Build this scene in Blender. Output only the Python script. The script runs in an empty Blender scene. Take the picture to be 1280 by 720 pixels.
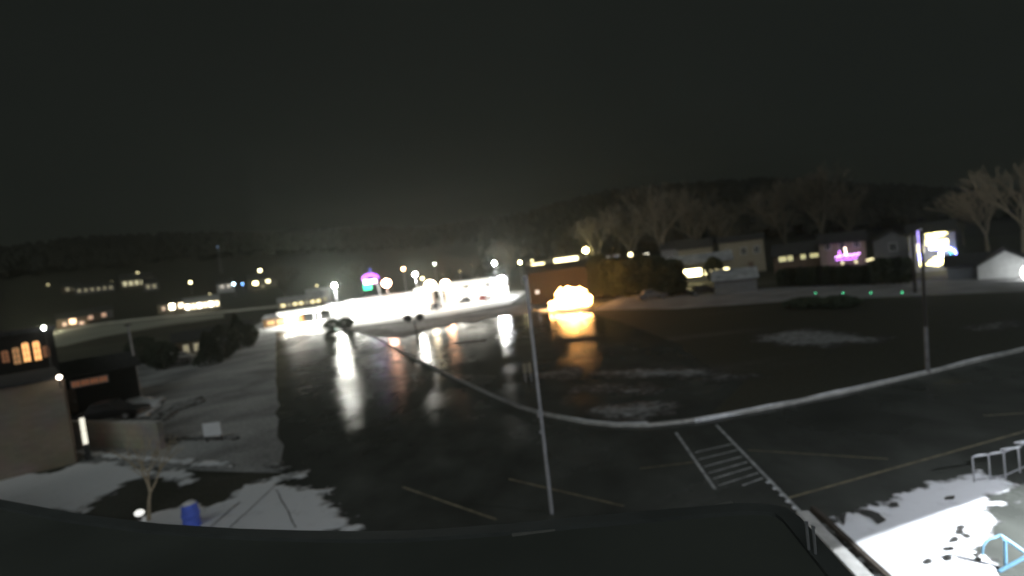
import bpy, bmesh, math, random
from mathutils import Vector, Matrix, noise
random.seed(7)
S = bpy.context.scene
C = S.collection
R = math.radians

# ------------------------------------------------------------------ camera
CAMH = 8.0
FPX = 640.0                       # focal length in photo pixels (photo is 1280 wide)
PITCH = math.atan(31.8 / FPX)
ROLL = R(7.1)
F_ = Vector((0, math.cos(PITCH), -math.sin(PITCH)))
r0 = Vector((1, 0, 0)); u0 = Vector((0, math.sin(PITCH), math.cos(PITCH)))
CR = r0 * math.cos(ROLL) - u0 * math.sin(ROLL)
CU = r0 * math.sin(ROLL) + u0 * math.cos(ROLL)
cd = bpy.data.cameras.new('camera'); cam = bpy.data.objects.new('camera', cd); C.objects.link(cam)
m = Matrix((( CR.x, CU.x, -F_.x), (CR.y, CU.y, -F_.y), (CR.z, CU.z, -F_.z))).to_4x4()
m.translation = (0, 0, CAMH); cam.matrix_world = m
cd.sensor_width = 36; cd.lens = 36 * FPX / 1280
cd.clip_start = 0.05; cd.clip_end = 6000
cd.dof.use_dof = True; cd.dof.focus_distance = 3.3; cd.dof.aperture_fstop = 0.66
S.camera = cam

# ------------------------------------------------------------------ sky, moonlit cloud, exposure
MOON_EL, MOON_AZ = 42, 200        # dim glow of the overcast sky behind the camera
w = bpy.data.worlds.new('World'); S.world = w; w.use_nodes = True
nt = w.node_tree; nt.nodes.clear()
wo = nt.nodes.new('ShaderNodeOutputWorld')
sky = nt.nodes.new('ShaderNodeTexSky'); sky.sky_type = 'NISHITA'; sky.sun_disc = False
sky.sun_elevation = R(MOON_EL); sky.sun_rotation = R(MOON_AZ); sky.dust_density = 3.0
b1 = nt.nodes.new('ShaderNodeBackground'); b1.inputs['Strength'].default_value = 0.0005
b2 = nt.nodes.new('ShaderNodeBackground'); b2.inputs['Strength'].default_value = 1.0
tc = nt.nodes.new('ShaderNodeTexCoord'); sep = nt.nodes.new('ShaderNodeSeparateXYZ')
cr = nt.nodes.new('ShaderNodeValToRGB')
cr.color_ramp.elements[0].position = 0.0; cr.color_ramp.elements[0].color = (0.0086, 0.0098, 0.0078, 1)
cr.color_ramp.elements[1].position = 0.5; cr.color_ramp.elements[1].color = (0.0080, 0.0094, 0.0076, 1)
ns = nt.nodes.new('ShaderNodeTexNoise'); ns.inputs['Scale'].default_value = 1.6; ns.inputs['Detail'].default_value = 5
mr = nt.nodes.new('ShaderNodeMapRange'); mr.inputs['To Min'].default_value = 0.66; mr.inputs['To Max'].default_value = 1.34
vm = nt.nodes.new('ShaderNodeVectorMath'); vm.operation = 'SCALE'
ad = nt.nodes.new('ShaderNodeAddShader')
L = nt.links.new
L(tc.outputs['Generated'], sep.inputs[0]); L(sep.outputs['Z'], cr.inputs[0]); L(tc.outputs['Generated'], ns.inputs['Vector'])
L(ns.outputs['Fac'], mr.inputs[0]); L(cr.outputs[0], vm.inputs[0]); L(mr.outputs[0], vm.inputs['Scale'])
L(vm.outputs[0], b2.inputs['Color']); L(sky.outputs[0], b1.inputs['Color'])
L(b1.outputs[0], ad.inputs[0]); L(b2.outputs[0], ad.inputs[1]); L(ad.outputs[0], wo.inputs[0])
sd = bpy.data.lights.new('moon_glow', 'SUN'); sd.energy = 0.42; sd.angle = R(35); sd.color = (0.93, 1.0, 0.97)
so = bpy.data.objects.new('moon_glow', sd); C.objects.link(so)
az, el = R(MOON_AZ), R(MOON_EL)
so.rotation_euler = Vector((math.sin(az)*math.cos(el), math.cos(az)*math.cos(el), math.sin(el))).to_track_quat('Z', 'Y').to_euler()
S.view_settings.view_transform = 'Standard'; S.view_settings.look = 'None'
S.view_settings.exposure = 0; S.view_settings.gamma = 1; S.view_settings.use_curve_mapping = False
S.cycles.max_bounces = 5; S.cycles.volume_bounces = 0; S.cycles.sample_clamp_indirect = 4
S.cycles.use_denoising = True
S.cycles.volume_step_rate = 4

# ------------------------------------------------------------------ pixel (photo, 1280x720) to world
def ray(px, py):
    return (F_ + CR * ((px - 640) / FPX) + CU * ((360 - py) / FPX))
def G(px, py, z=0.0):
    d = ray(px, py); t = (z - CAMH) / d.z
    return Vector((d.x * t, d.y * t, z))
def P(px, py, Y):
    d = ray(px, py); return Vector((0, 0, CAMH)) + d * (Y / d.y)
RIDGE = []
for _px, _py in [(-60, 318), (0, 312), (60, 306), (130, 300), (250, 294), (400, 290), (520, 286), (620, 274), (700, 256), (760, 243), (850, 232), (960, 226), (1100, 231), (1200, 237), (1290, 236), (1400, 232)]:
    _d = ray(_px, _py); RIDGE.append((math.degrees(math.atan2(_d.x, _d.y)), 8 + 730 * _d.z / math.hypot(_d.x, _d.y) - 10))
def ridge(a):
    a = max(-70, min(70, a))
    for (a0, h0), (a1, h1) in zip(RIDGE, RIDGE[1:]):
        if a0 <= a <= a1: return h0 + (h1 - h0) * (a - a0) / (a1 - a0)
    return RIDGE[0][1] if a < RIDGE[0][0] else RIDGE[-1][1]
def terr(x, y):
    d = math.hypot(x, y)
    if d < 170: return 0.0
    a = math.degrees(math.atan2(x, y))
    t = min(1, (d - 170) / 560); s = t * t * (3 - 2 * t)
    n = noise.noise(Vector((x / 130, y / 130, 3))) * 6 * min(1, t * 2)
    if d > 900: s *= max(0.3, 1 - (d - 900) / 900)
    return s * ridge(a) + n * s * 1.2
def H(px, py, dmax=700):
    """first hit of the pixel's ray with the terrain"""
    d = ray(px, py); o = Vector((0, 0, CAMH)); t = 3.0
    while t < 1500:
        p = o + d * t
        if p.z <= terr(p.x, p.y): return Vector((p.x, p.y, terr(p.x, p.y)))
        t += 0.25 if t < 170 else 1.5
    p = o + d * dmax; return Vector((p.x, p.y, terr(p.x, p.y)))
def face(p):      # rotation that turns local -Y towards the camera
    return math.atan2(p.x, -p.y) + math.pi if False else -math.atan2(p.x, p.y)

# ------------------------------------------------------------------ materials
MATS = {}
def principled(name):
    mt = bpy.data.materials.new(name); mt.use_nodes = True
    return mt, mt.node_tree, mt.node_tree.nodes['Principled BSDF']
def mat(name, col, rough=0.8, var=0.25, scale=3.0, metal=0.0, bump=0.0, detail=6):
    if name in MATS: return MATS[name]
    mt, t, p = principled(name)
    tc = t.nodes.new('ShaderNodeTexCoord'); n = t.nodes.new('ShaderNodeTexNoise')
    n.inputs['Scale'].default_value = scale; n.inputs['Detail'].default_value = detail
    r = t.nodes.new('ShaderNodeValToRGB')
    r.color_ramp.elements[0].position = 0.3; r.color_ramp.elements[1].position = 0.7
    r.color_ramp.elements[0].color = tuple(c * (1 - var) for c in col) + (1,)
    r.color_ramp.elements[1].color = tuple(min(1, c * (1 + var)) for c in col) + (1,)
    t.links.new(tc.outputs['Object'], n.inputs['Vector']); t.links.new(n.outputs['Fac'], r.inputs[0])
    t.links.new(r.outputs[0], p.inputs['Base Color'])
    p.inputs['Roughness'].default_value = rough; p.inputs['Metallic'].default_value = metal
    if bump:
        b = t.nodes.new('ShaderNodeBump'); b.inputs['Strength'].default_value = bump; b.inputs['Distance'].default_value = 0.05
        t.links.new(n.outputs['Fac'], b.inputs['Height']); t.links.new(b.outputs[0], p.inputs['Normal'])
    MATS[name] = mt; return mt
def emit(name, col, strength):
    if name in MATS: return MATS[name]
    mt, t, p = principled(name)
    p.inputs['Base Color'].default_value = tuple(min(0.8, c) for c in col) + (1,)
    p.inputs['Emission Color'].default_value = tuple(col) + (1,)
    p.inputs['Emission Strength'].default_value = strength
    MATS[name] = mt; return mt
def brickmat(name, c1, c2, mortar, scale=1.0):
    mt, t, p = principled(name)
    tc = t.nodes.new('ShaderNodeTexCoord'); mp = t.nodes.new('ShaderNodeMapping'); mp.inputs['Rotation'].default_value = (R(90), 0, 0)
    b = t.nodes.new('ShaderNodeTexBrick'); b.inputs['Scale'].default_value = scale
    b.inputs['Color1'].default_value = c1 + (1,); b.inputs['Color2'].default_value = c2 + (1,); b.inputs['Mortar'].default_value = mortar + (1,)
    b.inputs['Brick Width'].default_value = 0.42; b.inputs['Row Height'].default_value = 0.2; b.inputs['Mortar Size'].default_value = 0.012
    n = t.nodes.new('ShaderNodeTexNoise'); n.inputs['Scale'].default_value = 0.5; n.inputs['Detail'].default_value = 5
    mx = t.nodes.new('ShaderNodeMix'); mx.data_type = 'RGBA'; mx.blend_type = 'MULTIPLY'; mx.inputs[0].default_value = 0.5
    t.links.new(tc.outputs['Object'], mp.inputs[0]); t.links.new(mp.outputs[0], b.inputs['Vector'])
    t.links.new(tc.outputs['Object'], n.inputs['Vector'])
    t.links.new(b.outputs['Color'], mx.inputs[6]); t.links.new(n.outputs['Color'], mx.inputs[7]); t.links.new(mx.outputs[2], p.inputs['Base Color'])
    p.inputs['Roughness'].default_value = 0.9
    MATS[name] = mt; return mt

def wet_asphalt(name, base=0.064, r0=0.11, r1=0.36, wet_scale=0.09, seed=0.0):
    mt, t, p = principled(name)
    N = t.nodes.new; LK = t.links.new
    tc = N('ShaderNodeTexCoord')
    mp = N('ShaderNodeMapping'); mp.inputs['Location'].default_value = (seed, seed * 2, 0); mp.inputs['Scale'].default_value = (1.0, 0.7, 1)
    n1 = N('ShaderNodeTexNoise'); n1.inputs['Scale'].default_value = wet_scale; n1.inputs['Detail'].default_value = 10; n1.inputs['Roughness'].default_value = .62; n1.inputs['Distortion'].default_value = 0.2
    n2 = N('ShaderNodeTexNoise'); n2.inputs['Scale'].default_value = 30; n2.inputs['Detail'].default_value = 4
    n3 = N('ShaderNodeTexNoise'); n3.inputs['Scale'].default_value = 0.6; n3.inputs['Detail'].default_value = 4
    LK(tc.outputs['Object'], mp.inputs[0])
    for n in (n1, n2, n3): LK(mp.outputs[0], n.inputs['Vector'])
    rr = N('ShaderNodeMapRange'); rr.inputs['From Min'].default_value = 0.32; rr.inputs['From Max'].default_value = 0.70
    rr.inputs['To Min'].default_value = r0; rr.inputs['To Max'].default_value = r1
    LK(n1.outputs['Fac'], rr.inputs[0]); LK(rr.outputs[0], p.inputs['Roughness'])
    c = N('ShaderNodeValToRGB'); c.color_ramp.elements[0].position = 0.35; c.color_ramp.elements[1].position = 0.68
    c.color_ramp.elements[0].color = (base * .6, base * .64, base * .58, 1); c.color_ramp.elements[1].color = (base * 1.4, base * 1.5, base * 1.38, 1)
    LK(n1.outputs['Fac'], c.inputs[0])
    mx = N('ShaderNodeMix'); mx.data_type = 'RGBA'; mx.blend_type = 'OVERLAY'; mx.inputs[0].default_value = 0.6
    LK(c.outputs[0], mx.inputs[6]); LK(n3.outputs['Fac'], mx.inputs[7]); LK(mx.outputs[2], p.inputs['Base Color'])
    sp = N('ShaderNodeMapRange'); sp.inputs['From Min'].default_value = 0.34; sp.inputs['From Max'].default_value = 0.68
    sp.inputs['To Min'].default_value = 1.0; sp.inputs['To Max'].default_value = 0.12
    LK(n1.outputs['Fac'], sp.inputs[0]); LK(sp.outputs[0], p.inputs['Specular IOR Level'])
    b = N('ShaderNodeBump'); b.inputs['Strength'].default_value = 0.10; b.inputs['Distance'].default_value = 0.01
    LK(n2.outputs['Fac'], b.inputs['Height'])
    b2_ = N('ShaderNodeBump'); b2_.inputs['Strength'].default_value = 0.10; b2_.inputs['Distance'].default_value = 0.08
    LK(n3.outputs['Fac'], b2_.inputs['Height']); LK(b.outputs[0], b2_.inputs['Normal'])
    for l_ in list(p.inputs['Specular IOR Level'].links): t.links.remove(l_)
    p.inputs['Specular IOR Level'].default_value = 0.0
    g = N('ShaderNodeBsdfGlossy'); g.distribution = 'BECKMANN'; g.inputs['Color'].default_value = (1, 1, 1, 1)
    LK(rr.outputs[0], g.inputs['Roughness']); LK(b2_.outputs[0], g.inputs['Normal'])
    fr = N('ShaderNodeFresnel'); fr.inputs['IOR'].default_value = 1.33
    mu = N('ShaderNodeMath'); mu.operation = 'MULTIPLY'; LK(fr.outputs[0], mu.inputs[0]); LK(sp.outputs[0], mu.inputs[1])
    ms = N('ShaderNodeMixShader'); LK(mu.outputs[0], ms.inputs[0]); LK(p.outputs[0], ms.inputs[1]); LK(g.outputs[0], ms.inputs[2])
    LK(ms.outputs[0], t.nodes['Material Output'].inputs['Surface'])
    MATS[name] = mt; return mt

def patchy(name, dark, light, scale, lo, hi, stretch=(1, 1, 1), rough=0.9, seed=0):
    """bare ground with patches of thin or slushy snow"""
    mt, t, p = principled(name); N = t.nodes.new; LK = t.links.new
    tc = N('ShaderNodeTexCoord'); mp = N('ShaderNodeMapping'); mp.inputs['Scale'].default_value = stretch; mp.inputs['Location'].default_value = (seed, seed, 0)
    n = N('ShaderNodeTexNoise'); n.inputs['Scale'].default_value = scale; n.inputs['Detail'].default_value = 9; n.inputs['Roughness'].default_value = 0.6
    n.inputs['Distortion'].default_value = 0.4
    g = N('ShaderNodeTexNoise'); g.inputs['Scale'].default_value = 5; g.inputs['Detail'].default_value = 8
    c = N('ShaderNodeValToRGB'); c.color_ramp.elements[0].position = lo; c.color_ramp.elements[1].position = hi
    c.color_ramp.elements[0].color = dark + (1,); c.color_ramp.elements[1].color = light + (1,)
    mx = N('ShaderNodeMix'); mx.data_type = 'RGBA'; mx.blend_type = 'OVERLAY'; mx.inputs[0].default_value = 0.7
    LK(tc.outputs['Object'], mp.inputs[0]); LK(mp.outputs[0], n.inputs['Vector']); LK(tc.outputs['Object'], g.inputs['Vector'])
    LK(n.outputs['Fac'], c.inputs[0]); LK(c.outputs[0], mx.inputs[6]); LK(g.outputs['Fac'], mx.inputs[7]); LK(mx.outputs[2], p.inputs['Base Color'])
    b = N('ShaderNodeBump'); b.inputs['Strength'].default_value = 0.4; b.inputs['Distance'].default_value = 0.06
    LK(g.outputs['Fac'], b.inputs['Height']); LK(b.outputs[0], p.inputs['Normal'])
    p.inputs['Roughness'].default_value = rough; p.inputs['Specular IOR Level'].default_value = 0.25
    MATS[name] = mt; return mt

M_snow = patchy('snow', (0.50, 0.52, 0.55), (0.78, 0.80, 0.84), 0.9, 0.35, 0.6)
M_dsnow = patchy('dirty_snow', (0.10, 0.10, 0.10), (0.34, 0.34, 0.36), 0.55, 0.36, 0.62, seed=4)
M_ground = patchy('winter_grass', (0.036, 0.039, 0.028), (0.10, 0.10, 0.098), 0.055, 0.50, 0.74, stretch=(0.45, 1.3, 1))
M_field = patchy('dark_field', (0.038, 0.041, 0.030), (0.13, 0.13, 0.125), 0.07, 0.54, 0.78, stretch=(0.35, 1.7, 1), seed=9)
M_yard = patchy('gravel_yard', (0.17, 0.175, 0.178), (0.48, 0.49, 0.50), 0.16, 0.34, 0.72, seed=21)
M_hill = patchy('wooded_hill', (0.018, 0.018, 0.014), (0.035, 0.035, 0.028), 0.02, 0.35, 0.7)
M_lotwet = wet_asphalt('wet_asphalt')
M_lotwet2 = wet_asphalt('wet_old_asphalt', 0.055, 0.07, 0.34, 0.09, 31.0)
M_roof = mat('roof_membrane', (0.092, 0.102, 0.092), 0.9, 0.2, 0.6, bump=0.2)
M_coping = mat('metal_coping', (0.10, 0.11, 0.11), 0.5, 0.2, 2)
M_conc = mat('concrete', (0.42, 0.42, 0.41), 0.9, 0.25, 3, bump=0.2)
M_wallbrick = brickmat('tan_brick', (0.46, 0.37, 0.30), (0.40, 0.32, 0.26), (0.36, 0.31, 0.26))
M_cream = brickmat('cream_block', (0.50, 0.49, 0.42), (0.45, 0.44, 0.38), (0.38, 0.37, 0.33), 0.5)
M_yel = mat('yellow_line_paint', (0.16, 0.142, 0.09), 0.7, 0.6, 3)
M_whp = mat('white_line_paint', (0.34, 0.355, 0.36), 0.7, 0.5, 3)
M_bark = mat('bark', (0.13, 0.105, 0.08), 0.95, 0.35, 6, bump=0.5)
M_pale = mat('pale_bark', (0.42, 0.36, 0.26), 0.9, 0.25, 8)
M_ever = mat('evergreen_leaves', (0.028, 0.040, 0.022), 0.8, 0.4, 5)
M_twig = mat('bare_twigs', (0.14, 0.12, 0.095), 0.95, 0.3, 3)
M_galv = mat('galvanised_metal', (0.38, 0.39, 0.42), 0.5, 0.15, 4, metal=0.3)
M_dark = mat('dark_metal', (0.03, 0.03, 0.032), 0.5, 0.2, 4)
M_wood = mat('dark_pole_wood', (0.022, 0.019, 0.016), 0.9, 0.3, 5)
M_shing = mat('dark_shingles', (0.045, 0.045, 0.047), 0.9, 0.35, 3, bump=0.4)
M_roofsnow = mat('snowy_roof', (0.38, 0.39, 0.41), 0.9, 0.4, 1.2, bump=0.4)
M_white = mat('white_siding', (0.62, 0.63, 0.64), 0.75, 0.1, 2)
M_grey = mat('grey_siding', (0.19, 0.19, 0.20), 0.8, 0.12, 2)
M_tan = mat('tan_siding', (0.28, 0.25, 0.19), 0.8, 0.12, 2)
M_brown = mat('brown_siding', (0.16, 0.11, 0.08), 0.85, 0.2, 2)
M_redb = mat('red_brick_far', (0.032, 0.025, 0.021), 0.85, 0.2, 2)
M_darkw = mat('dark_brick_wall', (0.016, 0.015, 0.014), 0.9, 0.3, 3)
M_glass = mat('dark_glass', (0.02, 0.022, 0.025), 0.15, 0.1, 2)
M_tyre = mat('tyre_rubber', (0.02, 0.02, 0.02), 0.8, 0.1, 4)
M_blue = mat('blue_plastic', (0.10, 0.18, 0.80), 0.5, 0.15, 4)
M_pipe = mat('pale_blue_paint', (0.22, 0.46, 0.66), 0.45, 0.15, 5)
E_warm = emit('warm_window_glow', (1.0, 0.62, 0.30), 1.1)
E_amber = emit('amber_window_glow', (1.0, 0.50, 0.18), 1.6)
E_dimamber = emit('dim_amber_glow', (1.0, 0.40, 0.2), 0.13)
E_paleyel = emit('pale_yellow_glow', (1.0, 0.88, 0.5), 1.5)
E_dimyel = emit('dim_yellow_glow', (1.0, 0.85, 0.55), 0.28)

# ------------------------------------------------------------------ mesh helpers
class MB:
    def __init__(s): s.v = []; s.f = []
    def add(s, vs, fs):
        k = len(s.v); s.v += [tuple(v) for v in vs]; s.f += [tuple(i + k for i in f) for f in fs]; return s
    def box(s, x0, x1, y0, y1, z0, z1):
        return s.add([(x, y, z) for z in (z0, z1) for y in (y0, y1) for x in (x0, x1)],
                     [(0, 2, 3, 1), (4, 5, 7, 6), (0, 1, 5, 4), (2, 6, 7, 3), (0, 4, 6, 2), (1, 3, 7, 5)])
    def tube(s, a, b, ra, rb=None, n=8, cap=True):
        a = Vector(a); b = Vector(b); rb = ra if rb is None else rb
        d = (b - a)
        if d.length < 1e-6: return s
        q = d.to_track_quat('Z', 'Y'); vs = []
        for c, r in ((a, ra), (b, rb)):
            for i in range(n):
                t = 2 * math.pi * i / n; vs.append(c + q @ Vector((r * math.cos(t), r * math.sin(t), 0)))
        fs = [(i, (i + 1) % n, n + (i + 1) % n, n + i) for i in range(n)]
        if cap: fs += [tuple(range(n))[::-1], tuple(range(n, 2 * n))]
        return s.add(vs, fs)
    def path(s, pts, r, n=8):
        for a, b in zip(pts, pts[1:]): s.tube(a, b, r, n=n)
        return s
    def ball(s, c, r, n=8, sq=(1, 1, 1), jit=0.0):
        vs = []; fs = []; m_ = max(4, n // 2 + 1)
        for j in range(m_ + 1):
            for i in range(n):
                a = math.pi * j / m_; t = 2 * math.pi * i / n
                k = r * (1 + random.uniform(-jit, jit))
                vs.append((c[0] + k * sq[0] * math.sin(a) * math.cos(t), c[1] + k * sq[1] * math.sin(a) * math.sin(t), c[2] + k * sq[2] * math.cos(a)))
        for j in range(m_):
            for i in range(n): fs.append((j * n + i, (j + 1) * n + i, (j + 1) * n + (i + 1) % n, j * n + (i + 1) % n))
        return s.add(vs, fs)
    def prism(s, pts, z0, z1):
        n = len(pts); vs = [(p[0], p[1], z0) for p in pts] + [(p[0], p[1], z1) for p in pts]
        return s.add(vs, [tuple(range(n))[::-1], tuple(range(n, 2 * n))] + [(i, (i + 1) % n, n + (i + 1) % n, n + i) for i in range(n)])
    def build(s, name, mt, parent=None, smooth=False):
        me = bpy.data.meshes.new(name); me.from_pydata(s.v, [], s.f); me.update()
        bm = bmesh.new(); bm.from_mesh(me)
        bmesh.ops.remove_doubles(bm, verts=bm.verts, dist=1e-5)
        bmesh.ops.recalc_face_normals(bm, faces=bm.faces); bm.to_mesh(me); bm.free()
        if smooth:
            for p in me.polygons: p.use_smooth = True
        me.materials.append(mt)
        o = bpy.data.objects.new(name, me); C.objects.link(o)
        if parent: o.parent = parent
        return o
def tag(o, label=None, cat=None, group=None, kind=None):
    if label: o['label'] = label
    if cat: o['category'] = cat
    if group: o['group'] = group
    if kind: o['kind'] = kind
    return o
def thing(name, loc, rz, label, cat, group=None):
    o = bpy.data.objects.new(name, None); C.objects.link(o); o.location = loc; o.rotation_euler = (0, 0, rz)
    return tag(o, label, cat, group)
def copy_tree(o, parent=None):
    c = o.copy(); C.objects.link(c)
    if parent: c.parent = parent
    for ch in [x for x in bpy.data.objects if x.parent == o]: copy_tree(ch, c)
    return c

# ------------------------------------------------------------------ ground and hills
def grid_mesh(name, rings, mt, kind, full=True):
    n = 240; mb = MB()
    for r in rings:
        for i in range(n):
            a = 2 * math.pi * i / n; x, y = r * math.sin(a), r * math.cos(a); mb.v.append((x, y, terr(x, y)))
    for j in range(len(rings) - 1):
        for i in range(n): mb.f.append((j * n + i, j * n + (i + 1) % n, (j + 1) * n + (i + 1) % n, (j + 1) * n + i))
    if rings[0] < 1: pass
    o = mb.build(name, mt, smooth=True); return tag(o, kind='structure')
grid_mesh('ground', [0.01, 20, 60, 120, 170], M_ground, 'structure')
grid_mesh('hills', [170 + i * 20 for i in range(45)] + [1200, 1500, 1900], M_hill, 'structure')

def ragged(pts, amp, seg, seed=0):
    out = []
    n = len(pts)
    for i in range(n):
        a = Vector(pts[i][:2]); b = Vector(pts[(i + 1) % n][:2]); L_ = (b - a).length; k = max(1, int(L_ / seg))
        for j in range(k):
            p = a.lerp(b, j / k)
            q = Vector((noise.noise(Vector((p.x * .9, p.y * .9, seed))), noise.noise(Vector((p.x * .9, p.y * .9, seed + 9)))))
            q2 = Vector((noise.noise(Vector((p.x * 3, p.y * 3, seed))), noise.noise(Vector((p.x * 3, p.y * 3, seed + 9)))))
            out.append(p + q * amp + q2 * amp * .5)
    return out
def sheet(name, pts, z, mt, thick=0.0):
    bm = bmesh.new(); vs = [bm.verts.new((p[0], p[1], z)) for p in pts]
    for i in range(len(vs)): bm.edges.new((vs[i], vs[(i + 1) % len(vs)]))
    bmesh.ops.triangle_fill(bm, use_beauty=True, edges=bm.edges[:])
    if thick:
        r = bmesh.ops.extrude_face_region(bm, geom=bm.faces[:])
        for v in [g for g in r['geom'] if isinstance(g, bmesh.types.BMVert)]: v.co.z += thick
    bmesh.ops.recalc_face_normals(bm, faces=bm.faces)
    if not thick and bm.faces and sum(f.normal.z for f in bm.faces) < 0:
        bmesh.ops.reverse_faces(bm, faces=bm.faces)
    me = bpy.data.meshes.new(name); bm.to_mesh(me); bm.free(); me.materials.append(mt)
    o = bpy.data.objects.new(name, me); C.objects.link(o); return o

KERB = [(405, 404), (437, 412), (470, 422), (510, 445), (560, 469), (610, 493), (650, 510), (685, 520), (730, 529), (770, 533), (810, 533),
        (850, 529), (890, 523), (960, 511), (1060, 490), (1160, 467), (1280, 438), (1400, 408)]
KW = [G(*k) for k in KERB]
# main lot: everything on the building's side of the kerb
lot = [G(345, 414), *KW, (90, 20), (90, -25), (-14, -25), G(250, 720), G(400, 640), G(352, 592), G(346, 500)]
tag(sheet('parking_lot', lot, 0.008, M_lotwet), kind='structure')
# older lot inside the bend of the kerb
inner = [*KW[2:13], G(900, 500), G(930, 478), G(880, 455), G(850, 430), G(800, 412), G(740, 392), G(640, 384), G(560, 396), G(470, 404)]
tag(sheet('old_lot', ragged(inner, 0.5, 2.0, 3), 0.004, M_lotwet2), kind='structure')
fld = [G(745, 388), G(1000, 375), G(1285, 362), (140, 40), KW[-1] + Vector((0, .4, 0)), *[k + Vector((0, .35, 0)) for k in KW[::-1][1:6]], G(930, 478), G(880, 455), G(850, 430), G(800, 412)]
# the dark grass field
tag(sheet('field', fld, 0.012, M_field), kind='structure')
# snow-dusted gravel yard on the left
yard = [G(345, 414), G(346, 500), G(352, 592), G(300, 590), G(95, 582), G(80, 560), G(120, 470), G(200, 440), G(300, 415)]
tag(sheet('gravel_yard', ragged(yard, 0.25, 2, 5), 0.013, M_yard), kind='structure')
# frost covered road past the houses
road = [G(740, 388), G(780, 368), G(900, 364), G(1000, 358), G(1130, 352), G(1290, 347), (180, 45), (150, 40), G(1290, 364), G(1000, 376), G(850, 386)]
tag(sheet('snowy_road', ragged(road, 0.3, 3, 8), 0.016, mat('road_snow', (0.25, 0.25, 0.26), 0.9, 0.3, 0.3)), kind='structure')
# village road on the left, snow field under it
def hill_strip(name, rows, mt):
    mb = MB()
    fine = []
    for (a, b) in zip(rows, rows[1:]):
        for k in range(8):
            t = k / 8; fine.append(tuple(a[i] + (b[i] - a[i]) * t for i in range(3)))
    fine.append(rows[-1]); m_ = 5
    for (x, y0, y1) in fine:
        for k in range(m_):
            p = H(x, y1 + (y0 - y1) * k / (m_ - 1)); mb.v.append((p.x, p.y, p.z + .12))
    for i in range(len(fine) - 1):
        for k in range(m_ - 1): mb.f.append((i * m_ + k, i * m_ + k + 1, (i + 1) * m_ + k + 1, (i + 1) * m_ + k))
    return tag(mb.build(name, mt, smooth=True), kind='structure')
hill_strip('snow_field', [(60, 418, 436), (80, 415, 433), (130, 406.5, 421), (200, 399.5, 409), (280, 392.5, 398)], mat('field_snow', (0.30, 0.31, 0.26), 0.9, 0.3, 0.05))
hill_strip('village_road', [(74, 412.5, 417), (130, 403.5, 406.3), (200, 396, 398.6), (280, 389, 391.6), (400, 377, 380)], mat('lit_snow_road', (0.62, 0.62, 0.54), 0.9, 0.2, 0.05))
# lit forecourt
fore = [G(308, 414), G(345, 415), G(408, 412), G(436, 409), G(480, 404), G(560, 394), G(638, 380), P(660, 372, 135), P(600, 365, 150), P(420, 380, 150), P(330, 395, 150)]
fore = [Vector((p[0], p[1], 0)) for p in fore]
tag(sheet('forecourt', ragged(fore, 0.5, 2, 12), 0.026, mat('packed_snow', (0.72, 0.73, 0.74), 0.85, 0.15, 0.3)), kind='structure')

verge = [G(437, 410), G(475, 403), G(560, 394), G(640, 383), G(668, 381), G(664, 392), G(600, 399), G(545, 410), G(505, 423), G(472, 421)]
tag(sheet('snowy_verge', ragged(verge, .6, 1, 41), 0.019, patchy('verge_snow', (.05, .05, .05), (.20, .205, .21), .22, .35, .65, seed=5)), kind='structure')
# kerb of stone
def strip(pts, width, z0, z1, mt, name, off=0.0, amp=0.0, seed=0, drop=None):
    pts = [Vector((p[0], p[1])) for p in pts]; mb = MB(); L_ = []; R_ = []
    fine = []
    for a, b in zip(pts, pts[1:]):
        k = max(1, int((b - a).length / 0.7))
        for j in range(k): fine.append(a.lerp(b, j / k))
    fine.append(pts[-1])
    n = len(fine)
    for i, p in enumerate(fine):
        d = (fine[min(n - 1, i + 1)] - fine[max(0, i - 1)]).normalized(); nr = Vector((-d.y, d.x))
        wv = width * (1 + amp * noise.noise(Vector((p.x * .7, p.y * .7, seed)))) if amp else width
        h = z1 * (1 + amp * .6 * noise.noise(Vector((p.x * .4, p.y * .4, seed + 3)))) if amp else z1
        if drop: wv *= drop(i / n)
        c = p + nr * off
        a, b = c - nr * wv / 2, c + nr * wv / 2
        if amp:  # rounded bank
            prof = [(-.5, z0), (-.38, h * .65), (-.1, h), (.18, h * .9), (.4, h * .5), (.5, z0)]
        else: prof = [(-.5, z0), (-.5, z1), (.5, z1), (.5, z0)]
        for (t, z) in prof: q = c + nr * wv * t; mb.v.append((q.x, q.y, z))
    m_ = 6 if amp else 4
    for i in range(n - 1):
        for j in range(m_ - 1): mb.f.append((i * m_ + j, i * m_ + j + 1, (i + 1) * m_ + j + 1, (i + 1) * m_ + j))
    return mb.build(name, mt, smooth=bool(amp))
tag(strip(KW, 0.16, 0.0, 0.13, M_conc, 'kerb'), kind='structure')
tag(strip(KW[3:8], 0.22, 0.13, 0.17, M_dsnow, 'snow', off=.0, amp=.5, seed=2), kind='stuff')
tag(strip(KW[7:11], 0.22, 0.0, 0.18, M_snow, 'snow', off=.1, amp=.8, seed=3), kind='stuff')
tag(strip([G(868, 528), G(890, 524)] + KW[13:], 0.17, 0.0, 0.17, M_snow, 'snow', off=.05, amp=.7, seed=4), kind='stuff')

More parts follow.
